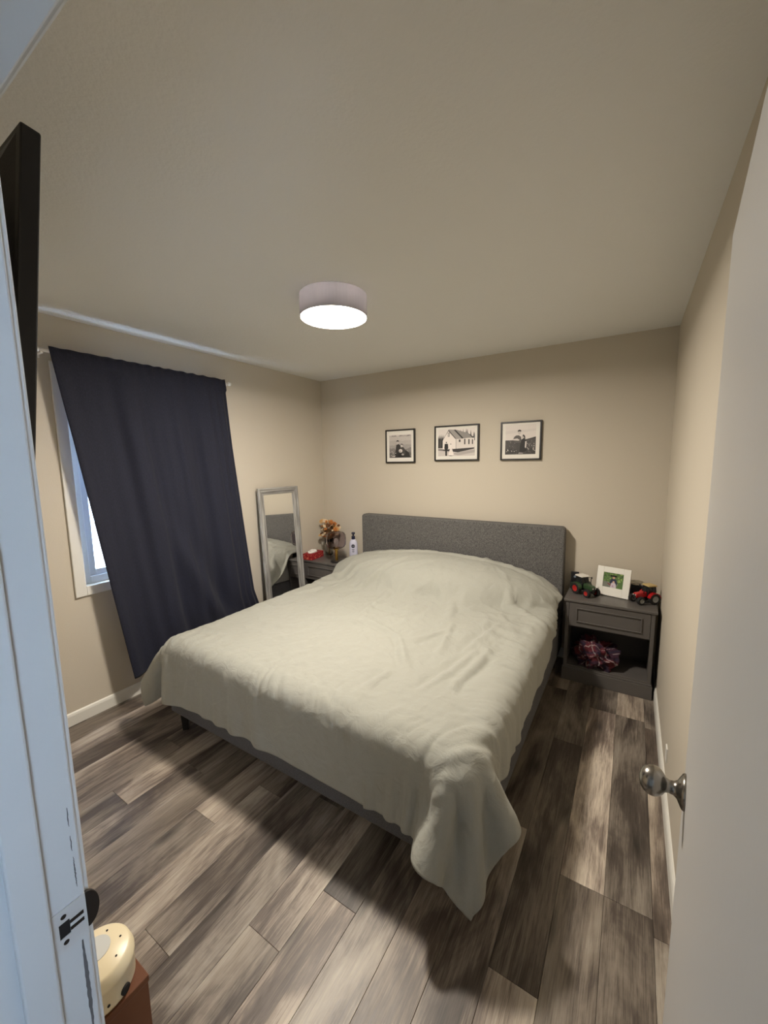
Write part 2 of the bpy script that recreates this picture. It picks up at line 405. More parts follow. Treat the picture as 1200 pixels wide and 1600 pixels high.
# rounded lip of the strike curling into the room; dark colour stands in for its shade
b = B(); n = 16; ring = []
for i in range(n+1):
    a = math.pi*i/n; ring.append((YF+.004+.017*math.sin(a), SZ-.030*math.cos(a)))
b.prism(ring, DX0-.006, DX0-.001, 'x')
tag(b.link('strike_lip', bronze_m, plate, .0012), 'dark rounded lip of the strike plate')

# window with frame, sash, glass
win = thing('window_1', (0, 0, 0), 'white framed window half hidden by the navy curtain', 'window'); win['kind'] = 'structure'
cw = .06
box('casing', (0, .014, WY0-cw, WY0, WZ0-cw, WZ1+cw), trim_m, win, .004)
box('casing', (0, .014, WY1, WY1+cw, WZ0-cw, WZ1+cw), trim_m, win, .004)
box('head_casing', (0, .014, WY0, WY1, WZ1, WZ1+cw), trim_m, win, .004)
box('sill_casing', (0, .014, WY0, WY1, WZ0-cw, WZ0), trim_m, win, .004)
vin = mat('vinyl_white', srgb(232, 236, 238), .35)
e = .045
b = B()
for d in ((WY0, WY0+e, WZ0, WZ1), (WY1-e, WY1, WZ0, WZ1), (WY0+e, WY1-e, WZ0, WZ0+e), (WY0+e, WY1-e, WZ1-e, WZ1)): b.box(-.105, -.035, *d)
b.link('window_frame', vin, win, .003)
ym = (WY0+WY1)/2
for y0, y1, xx in ((WY0+e, ym+.02, -.062), (ym-.02, WY1-e, -.088)):
    b = B(); s = .038; z0, z1 = WZ0+e, WZ1-e
    for d in ((y0, y0+s, z0, z1), (y1-s, y1, z0, z1), (y0+s, y1-s, z0, z0+s), (y0+s, y1-s, z1-s, z1)): b.box(xx-.012, xx+.012, *d)
    sash = b.link('sash', vin, win, .003)
    box('pane', (xx-.002, xx+.002, y0+s, y1-s, z0+s, z1-s), pane_m, sash)

# outdoors: snow, a deck rail and the neighbour's siding
tag(box('snow_ground', (-30, -.12, -22, 22, -.75, -.55), snow_m), 'bright snow covered yard outside the window', 'snow', kind='stuff')
nb = thing('neighbour_house', (-9.5, -2.0, -.55), 'pale neighbouring house beyond the snowy yard', 'house')
box('wall', (-4, 0, -4.5, 4.5, 0, 3.0), siding_m, nb)
b = B(); b.prism([(-4.8, 3.0), (4.8, 3.0), (0, 5.2)], -4.3, .3, 'x'); b.link('roof', snow_m, nb)
rail_t = thing('deck_railing', (-2.4, -2.2, -.55), 'weathered deck railing outside the window', 'railing')
for k in range(5): box('post', (-.045, .045, -2+k*1.0-.045, -2+k*1.0+.045, 0, 1.45), deck_m, rail_t)
box('rail', (-.06, .06, -2.1, 2.1, 1.45, 1.49), deck_m, rail_t); box('rail', (-.02, .02, -2.1, 2.1, 1.0, 1.09), deck_m, rail_t)

# ------------------------------------------------------------------ open door leaf
ang = math.radians(4.7)
leaf = thing('door_2', (2.952, YF+.002, 0), 'plain white door leaf standing open along the right wall', 'door'); leaf['kind'] = 'structure'
leaf.rotation_euler = (0, 0, -ang)
DW = .755
box('door_slab', (-.035, 0, .0, DW, .012, 1.968), door_m, leaf, .002)
KZ = .948; ky = DW-.066
def knob(side):
    Mx = Matrix.Translation((-.035 if side < 0 else 0, ky, KZ)) @ Matrix.Rotation(math.radians(90*side), 4, 'Y')
    k = B().lathe([(.0325, 0), (.0325, .002), (.031, .005), (.024, .009), (.016, .013), (.0125, .018), (.0118, .026), (.0135, .031), (.019, .0345), (.0245, .040), (.0275, .047), (.0280, .053), (.0265, .060), (.0225, .067), (.015, .072), (.007, .0745), (0, .075)], 40, M=Mx)
    return k.link('knob', nickel_m, leaf, smooth=True)
tag(knob(-1), 'brushed nickel door knob'); 
b = B().lathe([(.0325, 0), (.031, .005), (.0125, .018), (.0118, .026), (.0245, .036), (.0270, .043), (.022, .051), (0, .055)], 32, M=Matrix.Translation((0, ky, KZ)) @ Matrix.Rotation(math.radians(90), 4, 'Y'))
b.link('knob', nickel_m, leaf, smooth=True)
box('latch_plate', (-.030, -.005, DW-.0002, DW+.0012, KZ-.028, KZ+.028), nickel_m, leaf)
for z in (.25, 1.72):
    B().lathe([(.007, 0), (.007, .09)], 14, c=(.004, -.002, z-.045)).link('hinge', nickel_m, leaf)

# small blank plate low on the right wall
b = B().box(W-.006, W, -1.195, -1.150, .165, .235)
tag(b.link('wall_plate', white_m, bevel=.0015), 'small white plate low on the right wall above the baseboard', 'wall plate')

# ------------------------------------------------------------------ ceiling light
cl = thing('ceiling_light', (1.490, -1.612, H), 'round grey fabric drum light glowing on the ceiling', 'ceiling light')
shm = bpy.data.materials.new('grey_lamp_fabric'); shm.use_nodes = True
n = shm.node_tree.nodes; l = shm.node_tree.links; p = n['Principled BSDF']
p.inputs['Base Color'].default_value = (*srgb(156, 153, 155), 1); p.inputs['Roughness'].default_value = .9
tr = n.new('ShaderNodeBsdfTranslucent'); tr.inputs['Color'].default_value = (*srgb(186, 184, 190), 1)
mx = n.new('ShaderNodeMixShader'); mx.inputs[0].default_value = .10
tcx = n.new('ShaderNodeTexCoord'); wv = n.new('ShaderNodeTexNoise'); wv.inputs['Scale'].default_value = 420; l.new(tcx.outputs['Object'], wv.inputs['Vector'])
bp_ = n.new('ShaderNodeBump'); bp_.inputs['Strength'].default_value = .3; bp_.inputs['Distance'].default_value = .001; l.new(wv.outputs['Fac'], bp_.inputs['Height']); l.new(bp_.outputs['Normal'], p.inputs['Normal'])
l.new(p.outputs[0], mx.inputs[1]); l.new(tr.outputs[0], mx.inputs[2]); l.new(mx.outputs[0], n['Material Output'].inputs['Surface'])
B().lathe([(.174, 0), (.174, -.106), (.171, -.108), (.1705, -.106), (.1705, 0), (.174, 0)], 64, cap=False).link('shade', shm, cl, smooth=False)
diff = emis('lamp_diffuser', (1.0, .91, .79), LAMP_STRENGTH)
dn = diff.node_tree.nodes; dl = diff.node_tree.links          # brighter over the bulbs in the middle
dt_ = dn.new('ShaderNodeTexCoord'); dg = dn.new('ShaderNodeVectorMath'); dg.operation = 'LENGTH'
dx_ = dn.new('ShaderNodeVectorMath'); dx_.operation = 'MULTIPLY'; dx_.inputs[1].default_value = (1, 1, 0)
dl.new(dt_.outputs['Object'], dx_.inputs[0]); dl.new(dx_.outputs[0], dg.inputs[0])
dm = dn.new('ShaderNodeMapRange'); dm.interpolation_type = 'SMOOTHSTEP'; dm.inputs[1].default_value = .03; dm.inputs[2].default_value = .13
dm.inputs[3].default_value = LAMP_STRENGTH*2.6; dm.inputs[4].default_value = LAMP_STRENGTH*.16
dl.new(dg.outputs['Value'], dm.inputs[0]); dl.new(dm.outputs[0], dn['Principled BSDF'].inputs['Emission Strength'])
B().lathe([(.1695, -.088), (.1695, -.094), (.12, -.096), (0, -.0965)], 64).link('diffuser', diff, cl)
B().lathe([(.06, 0), (.06, -.03), (.05, -.035)], 32).link('ceiling_base', white_m, cl)

# ------------------------------------------------------------------ curtain and rod
rod = thing('curtain_rod', (.075, -1.81, 2.222), 'white curtain rod above the window', 'curtain rod')
B().tube([(0, -.60, 0), (0, .60, 0)], .0085, 12).link('pole', white_m, rod, smooth=True)
for s in (-1, 1):
    B().lathe([(0, -.016), (.011, -.014), (.0145, 0), (.011, .012), (0, .014)], 16, M=Matrix.Translation((0, s*.612, 0)) @ Matrix.Rotation(math.radians(90), 4, 'X')).link('finial', white_m, rod, smooth=True)
    b = B().box(-.075, -.07, s*.585-.012, s*.585+.012, -.03, .03).box(-.072, .004, s*.585-.006, s*.585+.006, -.018, -.009)
    b.link('bracket', white_m, rod, .001)
def curtain():
    NS, NT = 150, 130
    P = []
    ztop, zbot = 2.246, .185
    def prof(t, ks):
        for (t0, v0), (t1, v1) in zip(ks, ks[1:]):
            if t <= t1: 
                u = (t-t0)/(t1-t0); return v0+(v1-v0)*u
        return ks[-1][1]
    for i in range(NT+1):
        t = i/NT; row = []
        for j in range(NS+1):
            s = j/NS
            yl = prof(t, [(0, -2.366), (.5, -2.245), (1, -2.130)]); yr = prof(t, [(0, -1.243), (.5, -1.150), (.85, -1.09), (1, -1.00)])
            # gathers at the right end of the pocket: more cloth there
            ss = s+.02*math.sin(2*math.pi*s)
            y = yl+(yr-yl)*ss
            z = ztop+(zbot-ztop)*t
            env = .25+.75*min(1, t/.25)
            ph = s*2*math.pi
            fold = .017*math.sin(ph*3.6+.6+.9*t)+.009*math.sin(ph*6.3+1.7-.6*t)+.003*math.sin(ph*11+s*6)
            fold += .013*max(0, (s-.82)/.18)*math.sin(ph*19)
            x = .083+env*fold
            x += .05*t*t                                   # hangs a little away from the wall lower down
            # sagging diagonal fold where the hem is caught behind the bed
            q = (s-.58)-(.42*(t-.62)/.28)**2*.5 if t > .5 else 9
            if t > .45:
                c = .40+.38*((t-.45)/.55)**1.6
                x += .030*math.exp(-((s-c)/.075)**2)*min(1, (t-.45)/.2)
                x -= .022*math.exp(-((s-c-.13)/.085)**2)*min(1, (t-.45)/.2)
            if t < .018:                                   # little ruffle above the pocket
                x = .0865+.004*math.sin(ph*17+.4*math.sin(ph*3))*(.3+.7*s); z += .003*math.sin(ph*13+1)*(.4+.6*s)
            elif t < .045:
                x = .0885+.002*math.sin(ph*17)*(.3+.9*s)
            z += .012*(1-s)*t
            row.append((x, y, z))
        P.append(row)
    b = B().grid(P); o = b.link('curtain', curt_m, smooth=True)
    md = o.modifiers.new('thick', 'SOLIDIFY'); md.thickness = .0022; md.offset = 0
    tag(o, 'dark navy curtain hanging over the window', 'curtain')
curtain()

# ------------------------------------------------------------------ television
tv = thing('television', (1.285, -3.006, 1.832), 'black flat television tilted down on the wall beside the doorway', 'television')
tilt = math.radians(6.4)
tv.rotation_euler = (-tilt, 0, 0)      # top leans into the room
TW, TH = 1.23, .73
b = B().prism(round_poly(TW, TH, .006), -.030, 0, 'y'); b.link('bezel', tvm, tv, .003)
b = B(); b.prism([(-TW/2+.012, -TH/2+.012), (TW/2-.012, -TH/2+.012), (TW/2-.012, TH/2-.012), (-TW/2+.012, TH/2-.012)], .0002, .0012, 'y'); b.link('screen', screen_m, tv)
b = B(); o_ = [(-TW/2+.02, -TH/2+.02), (TW/2-.02, -TH/2+.02), (TW/2-.02, TH/2-.012), (-TW/2+.02, TH/2-.012)]
i_ = [(-TW/2+.10, -TH/2+.06), (TW/2-.10, -TH/2+.06), (TW/2-.10, TH/2-.09), (-TW/2+.10, TH/2-.09)]
A = [b.bm.verts.new((x, -.030, z)) for x, z in o_]; C = [b.bm.verts.new((x, -.052, z)) for x, z in i_]
for k in range(4): b.bm.faces.new((A[k], A[(k+1) % 4], C[(k+1) % 4], C[k]))
b.bm.faces.new(C); b.bm.faces.new(A); b.link('back_cover', tvm, tv)
br = B().box(-.22, .22, -.064, -.052, -.12, .12).box(-.03, .03, -.082, -.060, -.05, .05)
br.link('wall_bracket', black_m, tv)

# ------------------------------------------------------------------ brown cabinet and cream sound machine
cb = thing('wooden_stand', (2.028, -2.990, 0), 'narrow brown wooden stand below the television by the doorway', 'stand')
sd = YF+.016+2.990
box('side_panel', (-.016, 0, sd, 0, 0, .484), brown_m, cb, .0015)
box('side_panel', (-.135, -.119, sd, 0, 0, .484), brown_m, cb, .0015)
box('top', (-.138, .002, sd, .002, .484, .50), brown_m, cb, .002)
box('shelf', (-.119, -.016, sd, -.004, .24, .254), brown_m, cb, .001); box('shelf', (-.119, -.016, sd, -.004, .04, .054), brown_m, cb, .001)
box('back_panel', (-.119, -.016, sd, sd+.006, .0, .484), brown_m, cb)
sm = thing('sound_machine', (1.966, -3.054, .5005), 'round cream white noise machine on the brown wooden stand', 'sound machine', rotz=.2)
B().lathe([(.052, 0), (.060, .002), (.0635, .010), (.064, .052), (.0655, .054), (.0655, .060), (.064, .064), (.060, .078), (.055, .082), (.0, .083)], 48).link('body', cream_m, sm, smooth=True)
B().lathe([(.027, .0), (.027, .0012), (0, .0014)], 36, c=(-.010, .004, .0828)).link('badge', badge_m, sm)
for k in range(7):
    a = k*2*math.pi/7+.3; B().lathe([(.0021, 0), (.0021, .0012)], 10, c=(.043*math.cos(a), .043*math.sin(a), .0818)).link('sound_hole', bronze_m, sm)
for a in (-.9, -.35, -1.5):
    B().lathe([(.0028, 0), (.0028, .0012)], 10, M=Matrix.Rotation(a, 4, 'Z') @ Matrix.Translation((.0638, 0, .022)) @ Matrix.Rotation(math.radians(90), 4, 'Y')).link('sound_hole', dark_m, sm)
B().lathe([(.0095, 0), (.0095, .004), (.008, .005)], 18, M=Matrix.Rotation(.15, 4, 'Z') @ Matrix.Translation((.0625, 0, .018)) @ Matrix.Rotation(math.radians(90), 4, 'Y')).link('cord_port', dark_m, sm)

# ------------------------------------------------------------------ bed
BX0, BX1, BYF = .595, 2.455, -2.145
bed = thing('bed', (0, 0, 0), 'grey upholstered bed frame with a tall grey headboard', 'bed')
b = B().prism([(x+(.578+2.448)/2, z+.59) for x, z in round_poly(1.870, .97, .03)], -.115, -.025, 'y'); b.link('headboard', tweed_m, bed, .012, seg=3)
RZ0, RZ1 = .132, .36
box('side_rail', (BX0, BX0+.035, BYF+.036, -.116, RZ0, RZ1), rail_m, bed, .008)
box('side_rail', (BX1-.035, BX1, BYF+.036, -.116, RZ0, RZ1), rail_m, bed, .008)
box('foot_rail', (BX0, BX1, BYF, BYF+.035, RZ0, RZ1), rail_m, bed, .008)
for x in (BX0+.05, BX1-.05):
    for y in (BYF+.055, -.22):
        b = B(); b.lathe([(.022, 0), (.032, .133)], 4, c=(x, y, 0), M=None); b.link('leg', black_m, bed, .002)
for k in range(8):
    y = -.28-k*.24; box('slat', (BX0+.036, BX1-.036, y-.035, y+.035, .215, .232), brown_m, bed)
mt = B().prism([(x+1.525, y-1.12) for x, y in round_poly(1.785, 1.965, .07)], .233, .495, 'z').link('mattress', matt_m, None, .035, seg=4)
tag(mt, 'thick mattress under the sage duvet', 'mattress')

# pillows
def pillow(c, r, label):
    b = B(); P = []
    n1, n2 = 28, 40
    def sp(v, e): return math.copysign(abs(v)**e, v)
    for i in range(n1+1):
        th = math.pi*i/n1; row = []
        for j in range(n2+1):
            ph = 2*math.pi*j/n2
            row.append((r[0]*sp(math.cos(ph), .8)*math.sin(th)**.9, r[1]*sp(math.sin(ph), .8)*math.sin(th)**.9, r[2]*math.cos(th)))
        P.append(row)
    b.grid(P); bmesh.ops.remove_doubles(b.bm, verts=b.bm.verts, dist=.0004)
    o = b.link('pillow', pillow_m, None, smooth=True, loc=c); tag(o, label, 'pillow', 'pillows under the duvet')
pillow((1.06, -.36, .606), (.40, .22, .11), 'white pillow under the duvet on the window side')
pillow((1.94, -.36, .606), (.42, .22, .11), 'white pillow under the duvet beside the tractor nightstand')

# duvet: draped with a small cloth solver over mattress, pillows, rails, nightstands and floor
PILLOW_MASS = [((1.48, -.33, .555), (.97, .42, .232))]
def drape(log=False):
    th = .014
    boxes = [((1.505, -1.13, .39), (.960, 1.015, .158), .075), ((1.525, -1.15, .25), (.930, 1.000, .10), .02),
             ((.30, -.25, .30), (.280, .165, .31), .01), ((2.766, -.183, .30), (.278, .163, .31), .01)]
    def run(nu, nv, X, N, it, dt, damp, bend, noise, wr):
        u = np.linspace(0, 1, nu); v = np.linspace(0, 1, nv); U, V = np.meshgrid(u, v, indexing='ij')
        rest = np.zeros((nu, nv, 3))
        xl = .33+.22*np.clip(1-(V-.08)/.22, 0, 1)**2*(1.0); xr = 2.485+.105*np.clip((V-.10)/.25, 0, 1)**2+.075*V**2+.03*np.exp(-((1-U)**2+(1-V)**2)/.03)
        rest[..., 0] = xl+(xr-xl)*U; rest[..., 1] = -.15+(-2.462+.15)*V-.045*np.exp(-((1-U)**2+(1-V)**2)/.03)
        if X is None: X = rest.copy(); X[..., 2] = .80
        else:
            def up(A, n, ax):
                m = A.shape[ax]; t = np.linspace(0, m-1, n); i = np.minimum(t.astype(int), m-2); f = t-i
                sh = [1, 1, 1]; sh[ax] = n; f = f.reshape(sh)
                g = lambda k: np.take(A, np.clip(k, 0, m-1), axis=ax)
                p0, p1, p2, p3 = g(i-1), g(i), g(i+1), g(i+2)
                return p1+.5*f*((p2-p0)+f*((2*p0-5*p1+4*p2-p3)+f*(3*(p1-p2)+p3-p0)))
            X = up(up(X, nu, 0), nv, 1)
        def sn(cells, amp, seed):
            rr = np.random.RandomState(seed).uniform(-1, 1, (cells+3, cells+3)); a = U*cells; c = V*cells
            i = a.astype(int).clip(0, cells-1); j = c.astype(int).clip(0, cells-1); fa = a-i; fc = c-j
            fa = fa*fa*(3-2*fa); fc = fc*fc*(3-2*fc)
            return amp*((rr[i, j]*(1-fa)+rr[i+1, j]*fa)*(1-fc)+(rr[i, j+1]*(1-fa)+rr[i+1, j+1]*fa)*fc)
        X[..., 2] += sn(11, noise, 1)+sn(34, noise*.6, 2)
        Sx = 1.0+wr*(1+1.0*sn(7, 1, 5))
        def con(a, b, stiff):
            pa, pb = X[a], X[b]; d = pb-pa; L = np.sqrt((d*d).sum(-1))+1e-9
            R_ = np.sqrt(((rest[b]-rest[a])**2).sum(-1))*Sx[a]
            c = (stiff*.5*(L-R_)/L)[..., None]*d
            X[a] = pa+c; X[b] = pb-c
        S = slice
        def pairs(di, dj):
            out = []
            for par in range(2):
                if not dj:
                    for o in range(di):
                        ia = S(par*di+o, nu-di, 2*di); n_ = len(range(nu)[ia]); out.append(((ia, S(None)), (S(par*di+o+di, par*di+o+di+2*di*n_, 2*di), S(None))))
                elif not di:
                    for o in range(dj):
                        ja = S(par*dj+o, nv-dj, 2*dj); n_ = len(range(nv)[ja]); out.append(((S(None), ja), (S(None), S(par*dj+o+dj, par*dj+o+dj+2*dj*n_, 2*dj))))
                else:
                    ia = S(par, nu-1, 2); n_ = len(range(nu)[ia]); ib = S(par+1, par+1+2*n_, 2)
                    out.append(((ia, S(0, nv-1)), (ib, S(1, nv)))); out.append(((ia, S(1, nv)), (ib, S(0, nv-1))))
            return out
        st = pairs(1, 0)+pairs(0, 1); sh = pairs(1, 1); bd = pairs(2, 0)+pairs(0, 2)
        def fric(m, Xp): X[m] = Xp[m]+(X[m]-Xp[m])*.3
        def collide(Xp):
            for c, h, rad in boxes:
                p = X-np.array(c); hh = np.array(h)-rad
                q = np.abs(p)-hh; qm = np.maximum(q, 0); d = np.sqrt((qm**2).sum(-1))+np.minimum(q.max(-1), 0)-rad-th
                ins = d < 0
                if ins.any():
                    g = qm*np.sign(p); nrm = np.sqrt((g**2).sum(-1)); deep = nrm < 1e-6
                    gd = np.zeros_like(p); np.put_along_axis(gd, q.argmax(-1)[..., None], 1.0, -1); gd *= np.sign(p)
                    g = np.where(deep[..., None], gd, g/(nrm[..., None]+1e-9))
                    X[ins] += (-d[ins])[:, None]*g[ins]; fric(ins, Xp)
            for c, rr in PILLOW_MASS:
                R2 = np.array(rr)+th*.6; p = (X-np.array(c))/R2
                k = (np.abs(p)**2.2).sum(-1)**(1/2.2); ins = k < 1
                if ins.any():
                    pp = p.copy(); pp[..., 2] = np.abs(pp[..., 2])
                    k2 = np.maximum((np.abs(pp)**2.2).sum(-1)**(1/2.2), 1e-3)
                    tgt = pp/k2[..., None]*R2+np.array(c)
                    X[ins] += .6*(tgt[ins]-X[ins]); fric(ins, Xp)
            X[..., 1] = np.minimum(X[..., 1], -.132)
            fl = X[..., 2] < .014; X[fl, 2] = .014
            if fl.any(): fric(fl, Xp)
            X[..., 0] = np.maximum(X[..., 0], .21)
        tip = np.array((2.475, -2.205, .03)); pull = np.exp(-((1-U)**2+(1-V)**2)/.004)
        Xprev = X.copy()
        for s in range(N):
            vel = (X-Xprev)*damp; sp = np.sqrt((vel**2).sum(-1, keepdims=True)); vel *= np.minimum(1, .015/(sp+1e-9))
            Xprev = X.copy(); X = X+vel; X[..., 2] -= 9.8*dt*dt
            g = pull[..., None]*(tip-X[-1, -1]); X += .06*g
            for k in range(it):
                for a, b in st: con(a, b, .98)
                for a, b in sh: con(a, b, .3)
                for a, b in bd: con(a, b, bend)
                if k % 3 == 2 or k == it-1: collide(Xprev)
        return X
    X = run(44, 46, None, 260, 16, .007, .985, .04, .01, .0)
    X = run(86, 90, X, 60, 12, .004, .96, .06, .006, .014)
    X = run(140, 146, X, 50, 10, .003, .94, .07, .004, .022)
    for k in range(3):
        Y = X.copy()
        Y[1:-1, 1:-1] = .5*X[1:-1, 1:-1]+.125*(X[:-2, 1:-1]+X[2:, 1:-1]+X[1:-1, :-2]+X[1:-1, 2:])
        for e in (0, -1):
            Y[e, 1:-1] = .6*X[e, 1:-1]+.2*(X[e, :-2]+X[e, 2:]); Y[1:-1, e] = .6*X[1:-1, e]+.2*(X[:-2, e]+X[2:, e])
        X = Y
    return X
import time as _t
_t0 = _t.time()
DV = drape()
print('drape %.1fs' % (_t.time()-_t0))
CREASES = [[(1.43, -1.29), (1.74, -1.43), (1.96, -1.71)], [(1.94, -1.07), (2.03, -1.48)], [(.69, -.86), (.89, -.60), (1.18, -.52)], [(1.18, -.70), (1.61, -.42)],
           [(2.20, -1.38), (2.10, -1.85)], [(2.22, -.97), (2.15, -1.41)], [(1.0, -.86), (1.28, -.48)], [(.86, -.36), (1.51, -.24), (2.0, -.25), (2.3, -.30)], [(.67, -1.15), (.75, -.94)],
           [(2.22, -1.78), (2.25, -1.35)], [(1.84, -1.43), (1.96, -1.18)], [(1.27, -1.05), (1.66, -1.08)], [(1.09, -1.48), (1.33, -1.31)], [(1.90, -1.78), (1.88, -1.94)]]
def duvet():
    A = DV
    for ax in (0, 1):                                     # refine the solved sheet
        m = A.shape[ax]; tt = np.linspace(0, m-1, 2*m-1); i = np.minimum(tt.astype(int), m-2); f = (tt-i).reshape([-1, 1, 1] if ax == 0 else [1, -1, 1])
        gk = lambda k: np.take(A, np.clip(k, 0, m-1), axis=ax)
        p0, p1, p2, p3 = gk(i-1), gk(i), gk(i+1), gk(i+2)
        A = p1+.5*f*((p2-p0)+f*((2*p0-5*p1+4*p2-p3)+f*(3*(p1-p2)+p3-p0)))
    nu, nv, _ = A.shape
    N_ = np.cross(np.gradient(A, axis=1), np.gradient(A, axis=0)); N_ /= np.linalg.norm(N_, axis=-1, keepdims=True)+1e-9
    if N_[nu//2, nv//2, 2] < 0: N_ = -N_
    D = np.zeros((nu, nv))
    for i in range(nu):
        for j in range(nv):
            x, y, z = A[i, j]; u, v = i/nu, j/nv
            ft = math.exp(-((y+2.06)/.13)**2)*math.exp(-((z-.50)/.10)**2) if y < -1.7 else 0
            rt = math.exp(-((x-2.40)/.14)**2)*math.exp(-((z-.50)/.14)**2) if x > 2.05 else 0
            w = noise.noise((x*3, y*3, 4.0))
            top = max(0, (z-.50)/.05) if z < .55 else 1
            d_ = .0055*top*(1-2*abs(noise.noise((x*6.5+y*3+w, y*5.0-x*2.5+w, 1.0))))+.0032*top*(1-2*abs(noise.noise((x*17+w, y*14, 11.0))))
            d_ += .010*top*noise.noise((x*2.2, y*2.2, 9.0))
            if ft > .02: d_ += .0115*ft*(1-2*abs(noise.noise((x*22+3*w, y*5, 2.0))))
            if rt > .02: d_ += .0115*rt*(1-2*abs(noise.noise((x*5, y*19+3*w, 3.0))))
            if z < .5: d_ += .005*noise.noise((x*9 if y < -2.1 else y*9, z*2, 5.0))
            cr_ = math.hypot(x-2.42, y+2.12)
            if z < .46 and cr_ < .4: d_ += .012*min(1, (.46-z)/.12)*math.sin(16*math.atan2(y+2.0, x-2.30)+5*w)
            if top:
                for pts in CREASES:
                    for (ax_, ay_), (bx_, by_) in zip(pts, pts[1:]):
                        ux, uy = bx_-ax_, by_-ay_; L2 = ux*ux+uy*uy; tt_ = ((x-ax_)*ux+(y-ay_)*uy)/L2
                        if -.15 < tt_ < 1.15:
                            sd2 = ((x-ax_)*uy-(y-ay_)*ux)/math.sqrt(L2)+.02*w
                            if abs(sd2) < .11: d_ += .013*top*math.exp(-((tt_-.5)/.48)**4)*(math.exp(-(sd2/.020)**2)-.75*math.exp(-((sd2-.036)/.026)**2))
            hd_ = math.exp(-((y+.78)/.16)**2)
            d_ += .012*hd_*(1-2*abs(noise.noise((x*4+y*3, y*8-x*2, 7.0))))
            D[i, j] = d_
    D -= D.mean()*0
    A = A+N_*np.maximum(D, -.006)[..., None]
    A[..., 2] = np.maximum(A[..., 2], .012); A[..., 1] = np.minimum(A[..., 1], -.126)
    me = bpy.data.meshes.new('duvet')
    idx = np.arange(nu*nv).reshape(nu, nv)
    f = np.stack([idx[:-1, :-1], idx[:-1, 1:], idx[1:, 1:], idx[1:, :-1]], -1).reshape(-1, 4)
    me.from_pydata(A.reshape(-1, 3).tolist(), [], f.tolist()); me.materials.append(duvet_m)
    for p in me.polygons: p.use_smooth = True
    o = bpy.data.objects.new('duvet', me); COL.objects.link(o)
    so = o.modifiers.new('thick', 'SOLIDIFY'); so.thickness = .012; so.offset = 0
    tag(o, 'rumpled pale sage duvet spread over the bed', 'duvet')
duvet()

# ------------------------------------------------------------------ nightstands
def nightstand(loc, label):
    t = thing('nightstand', loc, label, 'nightstand')
    w, dp = .277, .1625
    box('top', (-w, w, -dp, dp, .586, .605), ns_m, t, .004)
    box('side_panel', (-w+.012, -w+.030, -dp+.012, dp-.004, .104, .586), ns_m, t, .001)
    box('side_panel', (w-.030, w-.012, -dp+.012, dp-.004, .104, .586), ns_m, t, .001)
    box('post', (-w+.012, -w+.034, -dp+.010, -dp+.028, .104, .586), ns_m, t, .0015)
    box('post', (w-.034, w-.012, -dp+.010, -dp+.028, .104, .586), ns_m, t, .0015)
    box('back_panel', (-w+.030, w-.030, dp-.010, dp-.004, .104, .586), nsd_m, t)
    box('cubby_floor', (-w+.030, w-.030, -dp+.012, dp-.010, .104, .118), ns_m, t, .001)
    box('divider', (-w+.030, w-.030, -dp+.03, dp-.010, .398, .410), nsd_m, t)
    b = B().box(-w+.002, w-.002, -dp+.002, dp-.002, 0, .092).box(-w+.006, w-.006, -dp+.006, dp-.003, .092, .104)
    b.link('plinth', ns_m, t, .003)
    dw = w-.036
    dr = box('drawer', (-dw, dw, -dp+.008, -dp+.030, .412, .582), ns_m, t, .0015)
    # bead moulding framing the flat centre panel
    b = B(); x, z0, z1 = dw-.045, .446, .549; yy = -dp+.0083
    for q in ((-x, x, yy-.009, yy, z1-.008, z1), (-x, x, yy-.009, yy, z0, z0+.008), (-x, -x+.008, yy-.009, yy, z0+.008, z1-.008), (x-.008, x, yy-.009, yy, z0+.008, z1-.008)): b.box(*q)
    b.link('drawer_moulding', ns_m, dr, .002)
    return t
nightstand((.296, -.25, 0), 'charcoal grey nightstand in the corner by the mirror')
nightstand((2.766, -.183, 0), 'charcoal grey nightstand beside the bed by the right wall')

# ------------------------------------------------------------------ leaning mirror
mr = thing('floor_mirror', (.150, -.735, .004), 'tall silver framed mirror leaning on the wall beside the curtain', 'mirror')
mr.rotation_euler = (Matrix.Rotation(-.09, 3, 'Z') @ Matrix.Rotation(-math.atan(.080/1.36), 3, 'Y')).to_euler()
mh, mwd = 1.365, .226
def rail(name, poly_pts, m):
    pass
prof = [(0, 0), (0, .018), (.012, .024), (.022, .017), (.032, .019), (.050, .012), (.058, .013), (.062, .004), (.062, 0)]   # (inwards, proud)
def frame_side(name, A, C, inw, m):
    """moulding from A to C with mitred ends; A, C outer corners in (y, z)"""
    b = B(); A = Vector(A); C = Vector(C); d = (C-A).normalized(); n_ = Vector(inw)
    ra = [b.bm.verts.new((h-.012, *(A+n_*i+d*i))) for i, h in prof]; rc = [b.bm.verts.new((h-.012, *(C+n_*i-d*i))) for i, h in prof]
    k = len(prof)
    for q in range(k): b.bm.faces.new((ra[q], ra[(q+1) % k], rc[(q+1) % k], rc[q]))
    b.bm.faces.new(ra); b.bm.faces.new(list(reversed(rc)))
    b.link(name, m, mr)
frame_side('frame_upright', (-mwd, 0), (-mwd, mh), (1, 0), mframe_v); frame_side('frame_upright', (mwd, 0), (mwd, mh), (-1, 0), mframe_v)
frame_side('frame_crosspiece', (-mwd, mh), (mwd, mh), (0, -1), mframe_h); frame_side('frame_crosspiece', (-mwd, 0), (mwd, 0), (0, 1), mframe_h)
box('glass', (-.010, -.0085, -mwd+.055, mwd-.055, .055, mh-.055), mirror_m, mr)
box('backing', (-.016, -.0125, -mwd+.01, mwd-.01, .01, mh-.01), nsd_m, mr)

